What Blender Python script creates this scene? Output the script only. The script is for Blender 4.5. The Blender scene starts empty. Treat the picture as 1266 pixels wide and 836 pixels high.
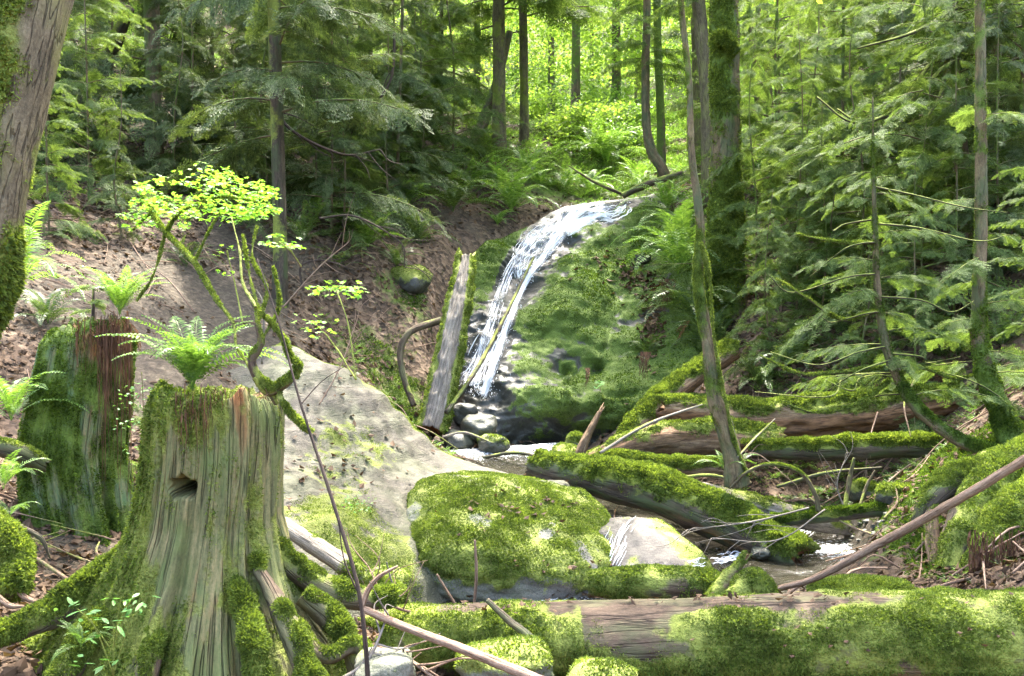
import bpy, math, random
import numpy as np
from mathutils import Vector
from mathutils.bvhtree import BVHTree
R = math.radians
rng = np.random.default_rng(7)
random.seed(7)
SC = bpy.context.scene
COL = SC.collection
F_PX = 1150.0
CAM = np.array([0., 0., 1.6])
PITCH = R(-1.0)

# ------------------------------------------------------------------ camera rays
def P(px, py, d):
    """point of the place lying d metres ahead along the photo's line of sight"""
    a = (px - 633.) / F_PX; b = -(py - 418.) / F_PX
    v = np.array([a, math.cos(PITCH) - b*math.sin(PITCH), math.sin(PITCH) + b*math.cos(PITCH)])
    return CAM + v*(d/v[1])
def PM(*pts): return [P(*p) for p in pts]
def W(px, d): return px/F_PX*d            # pixels -> metres at distance d

# ------------------------------------------------------------------ noise
def _h(ix, iy, iz, s):
    n = (ix*374761393 + iy*668265263 + iz*2147483647 % 4294967291 + iz*974634777 + s*1274126177) & 0xffffffff
    n = ((n ^ (n >> 13))*1274126177) & 0xffffffff
    n = n ^ (n >> 16)
    return (n & 0xffff)/65535.
def noise(p, s=0):
    p = np.asarray(p, float); i = np.floor(p).astype(np.int64); f = p - i; f = f*f*(3-2*f)
    x, y, z = i[..., 0], i[..., 1], i[..., 2]; fx, fy, fz = f[..., 0], f[..., 1], f[..., 2]
    r = 0
    for a in (0, 1):
        for b in (0, 1):
            for c in (0, 1):
                r = r + _h(x+a, y+b, z+c, s)*(fx if a else 1-fx)*(fy if b else 1-fy)*(fz if c else 1-fz)
    return r*2 - 1
def fbm(p, o=4, s=0, k=.5):
    r = 0; a = 1; t = 0; p = np.asarray(p, float)
    for i in range(o):
        r = r + a*noise(p*(2.03**i) + i*7.3, s+i); t += a; a *= k
    return r/t
def sstep(a, b, x):
    t = np.clip((x-a)/(b-a), 0, 1); return t*t*(3-2*t)
class RBF:
    def __init__(s, X, y, eps=1e-6):
        s.X = np.asarray(X, float); y = np.asarray(y, float); n, d = s.X.shape
        K = np.linalg.norm(s.X[:, None]-s.X[None], axis=2) + eps*np.eye(n)
        Pm = np.hstack([np.ones((n, 1)), s.X]); A = np.zeros((n+d+1, n+d+1))
        A[:n, :n] = K; A[:n, n:] = Pm; A[n:, :n] = Pm.T
        s.w = np.linalg.solve(A, np.concatenate([y, np.zeros(d+1)]))
    def __call__(s, Q):
        Q = np.asarray(Q, float); out = np.empty(len(Q)); n = len(s.X)
        for i in range(0, len(Q), 20000):
            q = Q[i:i+20000]
            K = np.linalg.norm(q[:, None]-s.X[None], axis=2)
            out[i:i+20000] = K @ s.w[:n] + s.w[n] + q @ s.w[n+1:]
        return out

# ------------------------------------------------------------------ mesh + tagging
def tag(o, label=None, cat=None, group=None, kind=None):
    if label: o['label'] = label
    if cat: o['category'] = cat
    if group: o['group'] = group
    if kind: o['kind'] = kind
    return o
def mk_mesh(name, V, Fs, mat, smooth=True, attrs=None):
    """V (n,3); Fs list of int arrays (m,k)"""
    me = bpy.data.meshes.new(name)
    V = np.ascontiguousarray(V, dtype=np.float32)
    if isinstance(Fs, np.ndarray): Fs = [Fs]
    Fs = [np.asarray(f, dtype=np.int32) for f in Fs if len(f)]
    me.vertices.add(len(V)); me.vertices.foreach_set('co', V.ravel())
    loops = np.concatenate([f.ravel() for f in Fs]); tot = np.concatenate([np.full(len(f), f.shape[1], np.int32) for f in Fs])
    me.loops.add(len(loops)); me.loops.foreach_set('vertex_index', loops)
    me.polygons.add(len(tot)); me.polygons.foreach_set('loop_start', np.concatenate([[0], np.cumsum(tot)[:-1]]).astype(np.int32))
    me.update(calc_edges=True)
    me.polygons.foreach_set('use_smooth', np.full(len(tot), smooth, bool))
    for k, v in (attrs or {}).items():
        v = np.asarray(v, dtype=np.float32)
        if v.ndim == 2: a = me.attributes.new(k, 'FLOAT_VECTOR', 'POINT'); a.data.foreach_set('vector', v.ravel())
        else: a = me.attributes.new(k, 'FLOAT', 'POINT'); a.data.foreach_set('value', v)
    me.materials.append(mat)
    return me
def link(name, me, parent=None, loc=None):
    o = bpy.data.objects.new(name, me); COL.objects.link(o)
    if parent is not None:
        o.parent = parent
    if loc is not None: o.location = loc
    return o
def obj(name, V, Fs, mat, parent=None, smooth=True, attrs=None, loc=None):
    return link(name, mk_mesh(name, V, Fs, mat, smooth, attrs), parent, loc)
def empty(name, loc, label, cat, group=None):
    o = bpy.data.objects.new(name, None); COL.objects.link(o); o.location = loc; o.empty_display_size = .1
    return tag(o, label, cat, group)
def quads_obj(name, Q, mat, parent=None, smooth=False):
    Q = np.asarray(Q); n, k = Q.shape[:2]
    return obj(name, Q.reshape(-1, 3), np.arange(n*k).reshape(n, k), mat, parent, smooth)
def thing_of(base, name, label, cat, group=None):
    """Empty at the base; returns root and an offset for world-space vertices"""
    return empty(name, tuple(base), label, cat, group), np.asarray(base, float)

# ------------------------------------------------------------------ curves and tubes
def spline(pts, n, closed=False):
    p = np.asarray(pts, float)
    if len(p) == 2: t = np.linspace(0, 1, n)[:, None]; return p[0]*(1-t)+p[1]*t
    q = np.vstack([2*p[0]-p[1], p, 2*p[-1]-p[-2]])
    out = []
    T = np.linspace(0, len(p)-1-1e-9, n)
    for t in T:
        i = int(t); u = t-i; a, b, c, d = q[i:i+4]
        out.append(.5*((2*b)+(-a+c)*u+(2*a-5*b+4*c-d)*u*u+(-a+3*b-3*c+d)*u**3))
    return np.array(out)
def frames(C):
    T = np.gradient(C, axis=0); T /= np.linalg.norm(T, axis=1)[:, None]+1e-9
    up = np.array([0, 0, 1.]) if abs(T[0, 2]) < .9 else np.array([1., 0, 0])
    N = np.cross(up, T[0]); N /= np.linalg.norm(N); Ns = [N]
    for i in range(1, len(C)):
        N = Ns[-1] - T[i]*np.dot(Ns[-1], T[i]); N /= np.linalg.norm(N)+1e-9; Ns.append(N)
    N = np.array(Ns); B = np.cross(T, N)
    return T, N, B
def tube(pts, rad, n=40, k=12, seed=0, lump=.1, ridge=.03, rfreq=5, jag=(0, 0), cap=True, flat=1.0, sag=0):
    """lofted branch / log. returns V, F(list), dict(gv, nz, s, th)"""
    C = spline(pts, n); r = np.interp(np.linspace(0, 1, n), np.linspace(0, 1, len(rad)), rad)
    if sag: C[:, 2] -= sag*np.sin(np.linspace(0, math.pi, n))
    T, N, B = frames(C)
    L = np.concatenate([[0], np.cumsum(np.linalg.norm(np.diff(C, axis=0), axis=1))])
    th = np.linspace(0, 2*math.pi, k, endpoint=False)
    ct, st = np.cos(th), np.sin(th)
    S = np.repeat(L[:, None], k, 1); TH = np.repeat(th[None], n, 0); rr = np.repeat(r[:, None], k, 1)
    cyl = np.stack([S, ct[None]*rr, st[None]*rr], -1)
    rm = max(np.mean(r), 1e-4)
    q = cyl/rm
    d = lump*fbm(np.stack([q[..., 0]*.5, q[..., 1]*.9, q[..., 2]*.9], -1)+seed*3.7, 4, seed)
    if ridge: d = d + ridge*(1-2*np.abs(fbm(np.stack([q[..., 0]*.5, q[..., 1]*rfreq*.5, q[..., 2]*rfreq*.5], -1)+seed, 3, seed+9)))
    R_ = rr*(1+d)
    dirs = N[:, None]*ct[None, :, None] + flat*B[:, None]*st[None, :, None]
    V = C[:, None] + dirs*R_[..., None]
    # ragged ends
    for e, (i0, sgn) in enumerate(((0, -1), (n-1, 1))):
        if jag[e] > 0:
            j = jag[e]*rm*(noise(np.stack([ct*2.2, st*2.2, 0*ct+e*5], -1), seed+3)+.6*noise(np.stack([ct*7, st*7, 0*ct+e*5], -1), seed+4))
            V[i0] += sgn*T[i0]*j[:, None]
    nrm = dirs/(np.linalg.norm(dirs, axis=2)[..., None]+1e-9)
    V = V.reshape(-1, 3)
    idx = np.arange(n*k).reshape(n, k)
    a = idx[:-1]; b = np.roll(idx, -1, 1)[:-1]; c = np.roll(idx, -1, 1)[1:]; dd = idx[1:]
    Fq = [np.stack([a, b, c, dd], -1).reshape(-1, 4)]
    gv = cyl.reshape(-1, 3); nz = nrm.reshape(-1, 3)[:, 2]; s = np.repeat(np.linspace(0, 1, n), k); NR = nrm.reshape(-1, 3)
    end = np.zeros(len(V))
    if cap:
        for i0, sgn in ((0, -1), (n-1, 1)):
            ring = idx[i0]; ctr = V[ring].mean(0) - sgn*T[i0]*r[i0]*(.35 if jag[0 if sgn < 0 else 1] else 0)
            mid = ctr*.5 + V[ring]*.5 - sgn*T[i0]*r[i0]*(.3 if jag[0 if sgn < 0 else 1] else 0)*rng.random((k, 1))
            m0 = len(V); V = np.vstack([V, mid, ctr[None]])
            gv = np.vstack([gv, gv[ring]*[1, .5, .5], gv[ring].mean(0)[None]]); nz = np.concatenate([nz, np.full(k+1, 0)])
            NR = np.vstack([NR, np.repeat(sgn*T[i0][None], k+1, 0)])
            s = np.concatenate([s, np.full(k+1, i0/(n-1))]); end = np.concatenate([end, np.ones(k+1)])
            mi = m0+np.arange(k); r2 = np.roll(ring, -1); m2 = np.roll(mi, -1)
            q4 = np.stack([ring, r2, m2, mi], -1); t3 = np.stack([mi, m2, np.full(k, m0+k)], -1)
            if sgn > 0: pass
            else: q4 = q4[:, ::-1]; t3 = t3[:, ::-1]
            Fq += [q4, t3]
    return V, Fq, dict(gv=gv, nz=nz, s=s, end=end, nrm=NR)
def merge(parts):
    Vs = []; Fs = {}; off = 0; A = {}
    for V, Fq, at in parts:
        for f in (Fq if isinstance(Fq, list) else [Fq]): Fs.setdefault(f.shape[1], []).append(f+off)
        Vs.append(V); off += len(V)
        for k_, v in at.items(): A.setdefault(k_, []).append(v)
    return np.vstack(Vs), [np.concatenate(f) for f in Fs.values()], {k_: np.concatenate(v) for k_, v in A.items()}

# ------------------------------------------------------------------ materials
class NB:
    def __init__(s, name):
        s.m = bpy.data.materials.new(name); s.m.use_nodes = True; s.t = s.m.node_tree; s.t.nodes.clear()
        s.out = s.t.nodes.new('ShaderNodeOutputMaterial')
    def n(s, typ, _in=None, **kw):
        nd = s.t.nodes.new('ShaderNode'+typ)
        for k_, v in kw.items(): setattr(nd, k_, v)
        for k_, v in (_in or {}).items():
            sk = nd.inputs[k_]
            if hasattr(v, 'is_linked') or isinstance(v, bpy.types.NodeSocket): s.t.links.new(v, sk)
            else: sk.default_value = v
        return nd
    def attr(s, name, out='Fac'): return s.n('Attribute', attribute_name=name).outputs[out]
    def noise(s, vec, scale, det=4, rough=.55, dist=0): return s.n('TexNoise', {'Vector': vec, 'Scale': scale, 'Detail': det, 'Roughness': rough, 'Distortion': dist}).outputs[0]
    def math(s, op, a, b=0.0, clamp=False):
        nd = s.n('Math', {0: a, 1: b}, operation=op); nd.use_clamp = clamp; return nd.outputs[0]
    def ramp(s, fac, stops, interp='LINEAR'):
        nd = s.n('ValToRGB', {0: fac}); cr = nd.color_ramp; cr.interpolation = interp
        while len(cr.elements) < len(stops): cr.elements.new(.5)
        for e, (p, c) in zip(cr.elements, stops):
            e.position = p; e.color = (c, c, c, 1) if isinstance(c, (int, float)) else (*c, 1)
        return nd.outputs[0]
    def mix(s, f, a, b, typ='MIX'):
        nd = s.n('Mix', data_type='RGBA', blend_type=typ)
        for i, v in ((0, f), (6, a), (7, b)):
            if isinstance(v, bpy.types.NodeSocket): s.t.links.new(v, nd.inputs[i])
            else: nd.inputs[i].default_value = v if i == 0 else (*v, 1)
        return nd.outputs[2]
    def scale(s, vec, v): return s.n('VectorMath', {0: vec, 1: v}, operation='MULTIPLY').outputs[0]
    def pos(s): return s.n('NewGeometry').outputs['Position']
    def bump(s, h, st, dist=.02, nrm=None):
        d = {'Height': h, 'Strength': st, 'Distance': dist}
        if nrm is not None: d['Normal'] = nrm
        return s.n('Bump', d).outputs[0]
    def end(s, sh): s.t.links.new(sh, s.out.inputs[0]); return s.m

def mossnodes(b, pos, mcol):
    f = b.noise(pos, 9, 5, .6)
    g = b.noise(pos, 70, 3, .6)
    c = b.ramp(f, [(.3, mcol[0]), (.52, mcol[1]), (.72, mcol[2])])
    return b.mix(.6, c, b.mix(g, [x*.45 for x in mcol[0]], [min(1, x*1.5) for x in mcol[2]])), g
MOSS_Y = ((.06, .075, .018), (.14, .17, .03), (.25, .28, .05))
MOSS_G = ((.025, .045, .01), (.065, .105, .016), (.14, .20, .03))
def mat_wood(name, cols, gs=(1.2, 22, 22), mcol=MOSS_Y, rot=((.10, .032, .012), (.30, .12, .04)), lichen=None, bump=.6, rough=.8):
    b = NB(name); gv = b.attr('gv', 'Vector'); pos = b.pos()
    g = b.noise(b.scale(gv, gs), 1.0, 6, .65, .3)
    g2 = b.noise(b.scale(gv, (gs[0]*.35, gs[1]*.3, gs[2]*.3)), 1.0, 4)
    gf = b.noise(b.scale(gv, (gs[0]*5, gs[1]*3, gs[2]*3)), 1.0, 4, .7); grit = b.noise(pos, 70, 4, .75)
    col = b.ramp(b.math('ADD', b.math('ADD', b.math('MULTIPLY', g, .35), b.math('MULTIPLY', g2, .2)), b.math('ADD', b.math('MULTIPLY', gf, .27), b.math('MULTIPLY', grit, .18))), [(.38, cols[0]), (.5, cols[1]), (.62, cols[2])])
    ck = b.math('ABSOLUTE', b.math('SUBTRACT', b.noise(b.scale(gv, (gs[0]*.3, gs[1]*.8, gs[2]*.8)), 1.0, 2, .5), .5))
    ckf = b.ramp(ck, [(0., 0.), (.028, 1.)])
    if lichen:
        ln = b.noise(b.scale(gv, (3., 7, 7)), 1.0, 5, .6)
        col = b.mix(b.ramp(ln, [(.45, 0.), (.62, .8)]), col, lichen)
    rn = b.noise(b.scale(gv, (gs[0]*2, gs[1], gs[2])), 1.0, 4)
    rc = b.ramp(b.math('ADD', b.math('MULTIPLY', rn, .5), b.math('MULTIPLY', gf, .5)), [(.38, rot[0]), (.6, rot[1])])
    rf = b.math('ADD', b.attr('rot'), b.math('MULTIPLY', b.math('SUBTRACT', g2, .5), 1.6), True)
    col = b.mix(b.ramp(rf, [(.3, 0.), (.8, .9)]), col, rc)
    col = b.mix(b.math('MULTIPLY', b.math('SUBTRACT', 1.0, ckf), .5), col, [x*.35 for x in cols[0]])
    mc, mg = mossnodes(b, pos, mcol)
    mn = b.math('ADD', b.math('MULTIPLY', b.noise(pos, 11, 6, .7), .6), b.math('MULTIPLY', b.noise(pos, 3.2, 3), .4))
    mf = b.math('ADD', b.attr('moss'), b.math('MULTIPLY', b.math('SUBTRACT', mn, .5), 1.5), True)
    mf = b.ramp(mf, [(.40, 0.), (.58, 1.)])
    col = b.mix(mf, col, mc)
    h = b.mix(mf, b.mix(.5, b.math('MULTIPLY', b.math('ADD', g, gf), .5), ckf), mg)
    nrm = b.bump(h, bump, .03)
    p = b.n('BsdfPrincipled', {'Base Color': col, 'Roughness': rough, 'Normal': nrm, 'Specular IOR Level': .25})
    return b.end(p.outputs[0])
def mat_rock(name, cols, mcol=MOSS_Y, sc=2.2, algae=None, bump=.5, strata=0, rough=.75, wetrough=.4):
    b = NB(name); pos = b.pos()
    v = b.scale(pos, (1, 1, 3.0 if strata else 1))
    n1 = b.noise(v, sc, 8, .62, .4); n2 = b.noise(v, sc*9, 5, .7)
    col = b.ramp(b.math('ADD', b.math('MULTIPLY', n1, .6), b.math('MULTIPLY', n2, .4)), [(.36, cols[0]), (.5, cols[1]), (.64, cols[2])])
    if algae:
        an = b.noise(pos, 1.7, 5, .6, .5)
        col = b.mix(b.ramp(an, [(.42, 0.), (.60, .8)]), col, algae)
    wet = b.attr('wet')
    gr = b.noise(pos, 85, 4, .75); col = b.mix(.55, col, b.mix(b.ramp(gr, [(.38, 0.), (.62, 1.)]), [x*.5 for x in cols[1]], [min(1, x*1.5) for x in cols[1]]))
    col = b.mix(wet, col, b.mix(.78, col, (.012, .014, .010)))
    mc, mg = mossnodes(b, pos, mcol)
    mn = b.noise(pos, 5, 6, .68, .3)
    mf = b.math('ADD', b.attr('moss'), b.math('MULTIPLY', b.math('SUBTRACT', mn, .5), 1.7), True)
    mf = b.ramp(mf, [(.40, 0.), (.56, 1.)])
    col = b.mix(mf, col, mc)
    vor = b.n('TexVoronoi', {'Vector': v, 'Scale': sc*.8}, feature='DISTANCE_TO_EDGE').outputs[0]
    crack = b.ramp(vor, [(0., 0.), (.04, 1.)])
    h = b.mix(mf, b.mix(.10, b.mix(.6, n1, n2), crack), mg)
    nrm = b.bump(h, bump, .05)
    rg = b.math('SUBTRACT', rough, b.math('MULTIPLY', wet, rough-wetrough))
    rg = b.math('MAXIMUM', rg, b.math('MULTIPLY', mf, .85))
    p = b.n('BsdfPrincipled', {'Base Color': col, 'Roughness': rg, 'Normal': nrm, 'Specular IOR Level': .4})
    return b.end(p.outputs[0])
def mat_leaf(name, c0, c1, c2=None, trans=.4, rough=.45, spec=.4):
    b = NB(name); ri = b.n('NewGeometry').outputs['Random Per Island']
    pn = b.noise(b.pos(), 1.1, 3)
    f = b.math('ADD', b.math('ADD', b.math('MULTIPLY', ri, .45), b.math('MULTIPLY', pn, .4)), b.math('MULTIPLY', b.math('SUBTRACT', b.noise(b.pos(), 9, 2), .5), .7))
    col = b.ramp(f, [(.2, c0), (.55, c1), (.85, c2 or c1)])
    p = b.n('BsdfPrincipled', {'Base Color': col, 'Roughness': rough, 'Specular IOR Level': spec})
    t = b.n('BsdfTranslucent', {'Color': b.mix(1.0, col, (1.5, 1.5, .7), 'MULTIPLY')})
    mx = b.n('MixShader', {0: trans, 1: p.outputs[0], 2: t.outputs[0]})
    return b.end(mx.outputs[0])
M = {}
M['conifer'] = mat_leaf('conifer_needles', (.04, .066, .022), (.09, .13, .042), (.17, .21, .085), .3, .6, .3)
M['conifer_soft'] = mat_leaf('conifer_needles_light', (.055, .095, .026), (.12, .18, .05), (.22, .285, .105), .45, .6, .25)
M['broad'] = mat_leaf('sunlit_leaf', (.13, .22, .04), (.24, .35, .08), (.40, .50, .17), .58, .5, .3)
M['maple'] = mat_leaf('maple_leaf', (.12, .27, .03), (.20, .39, .06), (.33, .52, .13), .5, .45, .4)
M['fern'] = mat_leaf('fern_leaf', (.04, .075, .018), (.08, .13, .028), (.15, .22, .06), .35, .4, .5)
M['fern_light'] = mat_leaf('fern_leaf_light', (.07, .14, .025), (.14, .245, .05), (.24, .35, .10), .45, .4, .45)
M['fern_dead'] = mat_leaf('fern_dead', (.09, .035, .015), (.17, .075, .03), (.26, .13, .055), .15, .7, .2)
M['herb'] = mat_leaf('herb_leaf', (.08, .20, .05), (.13, .29, .07), (.2, .38, .1), .4, .45, .4)
M['litter'] = mat_leaf('dead_leaf', (.04, .024, .013), (.095, .058, .032), (.21, .145, .09), .1, .75, .2)
M['moss'] = mat_leaf('moss_tuft', (.05, .075, .015), (.14, .195, .03), (.31, .37, .085), .4, .75, .15)
M['moss_g'] = mat_leaf('moss_tuft_green', (.03, .055, .01), (.09, .145, .018), (.20, .28, .04), .4, .75, .15)
M['root_hair'] = mat_leaf('root_hair', (.04, .02, .012), (.10, .05, .028), (.19, .10, .055), .1, .8, .15)
M['stumpwood'] = mat_wood('stump_wood', ((.04, .042, .02), (.15, .145, .06), (.31, .235, .11)), (3., 42, 42), lichen=(.115, .15, .045), mcol=MOSS_Y, bump=1.0)
M['stumpwood_b'] = mat_wood('stump_wood_mossy', ((.04, .055, .02), (.12, .13, .06), (.26, .19, .09)), (3., 40, 40), lichen=(.09, .16, .07), mcol=MOSS_G, bump=.8)
M['log'] = mat_wood('log_bark', ((.028, .019, .012), (.075, .05, .031), (.145, .10, .065)), (4.5, 26, 26), lichen=(.11, .11, .05))
M['log_dark'] = mat_wood('log_dark_bark', ((.02, .016, .011), (.06, .045, .03), (.12, .09, .06)), (3.0, 24, 24), lichen=(.06, .08, .03))
M['log_rot'] = mat_wood('rotten_wood', ((.05, .032, .02), (.14, .09, .05), (.27, .20, .12)), (2.6, 26, 26), rot=((.06, .028, .014), (.20, .105, .048)))
M['log_grey'] = mat_wood('weathered_wood', ((.06, .05, .04), (.17, .145, .115), (.33, .29, .23)), (3., 50, 50))
M['bark'] = mat_wood('conifer_bark', ((.05, .034, .02), (.135, .098, .052), (.22, .17, .095)), (6, 26, 26), mcol=MOSS_G, lichen=(.06, .08, .035))
M['bark_grey'] = mat_wood('grey_bark', ((.05, .04, .024), (.12, .095, .055), (.21, .17, .10)), (14, 45, 45), mcol=MOSS_Y, lichen=(.17, .16, .06), bump=.9)
M['twig'] = mat_wood('twig_bark', ((.09, .05, .03), (.2, .13, .085), (.32, .23, .16)), (6, 60, 60))
M['twig_dark'] = mat_wood('dark_twig', ((.02, .014, .01), (.05, .035, .025), (.09, .06, .045)), (6, 60, 60))
M['slab'] = mat_rock('sandstone', ((.022, .019, .012), (.066, .056, .038), (.145, .125, .088)), algae=(.065, .085, .028), sc=1.9, strata=1, bump=.9, rough=.7)
M['rock'] = mat_rock('creek_rock', ((.05, .05, .04), (.13, .12, .10), (.24, .22, .18)), algae=(.10, .13, .05), sc=3)
M['rock_pale'] = mat_rock('pale_rock', ((.035, .03, .025), (.085, .073, .06), (.17, .15, .125)), sc=3, rough=.75, wetrough=.6)
M['fallrock'] = mat_rock('waterfall_rock', ((.022, .022, .015), (.055, .053, .04), (.13, .125, .10)), mcol=MOSS_G, sc=1.2, bump=.7, rough=.6)
def mat_ground():
    b = NB('forest_soil'); pos = b.pos()
    n1 = b.noise(pos, 1.3, 6, .62); n2 = b.noise(pos, 16, 6, .7); vor = b.n('TexVoronoi', {'Vector': pos, 'Scale': 13.0}); 
    dirt = b.ramp(n2, [(.3, (.03, .022, .014)), (.5, (.06, .046, .029)), (.7, (.115, .09, .06))])
    lit = b.ramp(b.n('SeparateColor', {0: vor.outputs['Color']}).outputs[0], [(0., (.025, .017, .010)), (.5, (.066, .042, .025)), (1., (.13, .09, .058))])
    lf = b.math('ADD', b.attr('litter'), b.math('SUBTRACT', n1, .5), True)
    col = b.mix(b.ramp(lf, [(.4, 0.), (.6, 1.)]), dirt, lit)
    mc, mg = mossnodes(b, pos, MOSS_G)
    mn = b.noise(pos, 2.5, 6, .7)
    mf = b.ramp(b.math('ADD', b.attr('moss'), b.math('MULTIPLY', b.math('SUBTRACT', mn, .5), 1.8), True), [(.45, 0.), (.8, 1.)])
    col = b.mix(mf, col, mc)
    wet = b.attr('wet'); col = b.mix(wet, col, b.mix(.65, col, (.02, .02, .017)))
    h = b.mix(.5, n2, b.mix(mf, vor.outputs['Distance'], mg))
    p = b.n('BsdfPrincipled', {'Base Color': col, 'Roughness': b.math('SUBTRACT', .9, b.math('MULTIPLY', wet, .6)), 'Normal': b.bump(h, .8, .05), 'Specular IOR Level': .3})
    return b.end(p.outputs[0])
M['ground'] = mat_ground()
def mat_fallwater():
    b = NB('falling_water'); 
    p = b.n('BsdfPrincipled', {'Base Color': (.86, .89, .92, 1), 'Roughness': .35, 'Specular IOR Level': .5})
    t = b.n('BsdfTranslucent', {'Color': (.8, .85, .9, 1)})
    return b.end(b.n('MixShader', {0: .4, 1: p.outputs[0], 2: t.outputs[0]}).outputs[0])
M['white'] = mat_fallwater()
def mat_film():
    b = NB('water_film'); gv = b.attr('gv', 'Vector')
    n = b.noise(b.scale(gv, (2.2, 38, 1)), 1.0, 5, .7); n2 = b.noise(b.scale(gv, (14., 60, 1)), 1.0, 3, .7)
    f = b.ramp(b.math('ADD', b.math('MULTIPLY', n, .6), b.math('MULTIPLY', n2, .4)), [(.44, 0.), (.6, .9)])
    f = b.math('MULTIPLY', f, b.attr('dens'))
    w = b.n('BsdfPrincipled', {'Base Color': (.85, .88, .9, 1), 'Roughness': .3})
    tr = b.n('BsdfTransparent', {'Color': (1, 1, 1, 1)}); gl = b.n('BsdfGlossy', {'Roughness': .12, 'Color': (1, 1, 1, 1), 'Normal': b.bump(n2, .6, .03)})
    fr = b.n('Fresnel', {'IOR': 1.33}).outputs[0]
    base = b.n('MixShader', {0: b.math('MULTIPLY', fr, .8, True), 1: tr.outputs[0], 2: gl.outputs[0]})
    return b.end(b.n('MixShader', {0: f, 1: base.outputs[0], 2: w.outputs[0]}).outputs[0])
M['film'] = mat_film()
def mat_creek():
    b = NB('creek_water'); pos = b.pos()
    n = b.noise(b.scale(pos, (1, 1, .3)), 9, 5, .65, .6); n2 = b.noise(pos, 34, 4, .6)
    gl = b.n('BsdfPrincipled', {'Base Color': (.035, .032, .022, 1), 'Roughness': .08, 'Specular IOR Level': .6, 'Normal': b.bump(b.mix(.4, n, n2), .55, .04)})
    w = b.n('BsdfPrincipled', {'Base Color': (.75, .77, .78, 1), 'Roughness': .35, 'Normal': b.bump(n2, .5, .03)})
    tr = b.n('BsdfTransparent', {'Color': (.8, .78, .68, 1)})
    sh = b.n('MixShader', {0: .45, 1: gl.outputs[0], 2: tr.outputs[0]})
    f = b.ramp(b.math('ADD', b.attr('foam'), b.math('MULTIPLY', b.math('SUBTRACT', n2, .5), 1.9), True), [(.42, 0.), (.7, 1.)])
    return b.end(b.n('MixShader', {0: f, 1: sh.outputs[0], 2: w.outputs[0]}).outputs[0])
M['creek'] = mat_creek()

# ------------------------------------------------------------------ moss tufts
def tufts(V, Fq, moss, n, L=.018, w=.28, droop=.25, seed=0, thr=.35, patch=9., nscale=1.7):
    """short moss leaves standing on the mossy part of a surface -> (m,3,3) triangles"""
    r = np.random.default_rng(seed)
    F4 = np.concatenate([f if f.shape[1] == 4 else np.hstack([f, f[:, 2:3]]) for f in (Fq if isinstance(Fq, list) else [Fq])])
    A = V[F4]; nv = np.cross(A[:, 1]-A[:, 0], A[:, 2]-A[:, 0]) + np.cross(A[:, 2]-A[:, 0], A[:, 3]-A[:, 0])
    ar = np.linalg.norm(nv, axis=1); nv = nv/(ar[:, None]+1e-12)
    wgt = ar*np.clip(moss[F4].mean(1)-thr+.25, 0, 1)
    if wgt.sum() <= 0: return np.zeros((0, 3, 3))
    i = r.choice(len(F4), n, p=wgt/wgt.sum())
    u, v = r.random((2, n, 1)); a = A[i]
    p = (a[:, 0]*(1-u)+a[:, 1]*u)*(1-v) + (a[:, 3]*(1-u)+a[:, 2]*u)*v
    mm = moss[F4].mean(1)[i] + .5*nscale*fbm(p*patch, 3, 5)
    keep = mm > thr
    p = p[keep]; nn = nv[i][keep]; m = len(p); mm = mm[keep]
    d = nn*.8 + r.normal(size=(m, 3))*.55; d[:, 2] -= droop; d /= np.linalg.norm(d, axis=1)[:, None]
    ln = L*(.4+r.random((m, 1))*1.0)*(.6+.9*np.clip(mm-thr, 0, 1)[:, None])
    side = np.cross(d, r.normal(size=(m, 3))); side /= np.linalg.norm(side, axis=1)[:, None]
    p = p - nn*L*.1
    return np.stack([p-side*ln*w, p+side*ln*w, p+d*ln], 1)
EXPO = 3.5
HAZE = 0
# ================================================================== TERRAIN
GP = [(0,720,5.2),(80,640,6.5),(160,600,7.2),(30,560,7.5),(160,500,8.5),(250,450,9.5),(200,400,11),(300,340,13.5),(240,300,14),
 (380,300,15),(450,330,15.5),(430,400,14.3),(400,440,12.6),(460,470,13.3),(500,500,13.7),(520,545,13.4),(545,320,16.8),(500,270,18.5),
 (580,285,18.8),(560,240,21),(640,252,21),(620,190,25),(690,240,22.5),(760,246,22.5),(180,215,18),(100,180,19),(50,100,23),
 (190,60,27),(350,150,22),(450,130,26),(550,150,27.5),(0,0,30),(300,0,34),(750,180,38),(700,130,55),(850,170,40),(600,120,50),
 (850,235,21.5),(900,370,16),(900,255,19.5),(940,205,20.5),(960,170,23),(1050,130,24),(1090,50,28),(1000,300,16.5),
 (1100,300,14),(1200,230,14),(1266,150,15),(1266,0,19),(960,430,13.6),(950,490,12.3),(1060,480,11.6),(1180,470,10.8),
 (1250,500,8.8),(1180,575,8.2),(1266,640,6.5),(1200,685,6.4),(1100,655,7.9),(1050,700,7.2),(1150,722,6.2),(1266,765,4.9),
 (420,690,7.2),(450,770,5.6),(400,560,9.5),(340,660,7.0),(700,575,13.6),(880,560,12.0),(1000,600,11.3),(1090,592,10.8)]
WP = [(0,3.3,-.32),(-1.4,3.9,-.2),(1.5,3.6,-.34),(3,3.6,-.1),(-3,2.4,.15),(0,.5,0),(-3,-3,.2),(3,-3,0),(0,-5,0),(-1.2,4.6,-.08),(-.2,4.9,-.3),(1.2,4.9,-.42),(2.4,5,-.38),
 (-40,20,22),(-30,0,12),(-10,0,3),(-10,8,4.4),(12,0,4),(12,8,5.5),(30,0,14),(32,20,19),(26,50,26),(-26,60,28),(0,90,34),(50,90,38),(-50,90,38),(0,140,34),(70,140,50),(-70,140,50),(60,20,26),(-70,20,30)]
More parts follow.
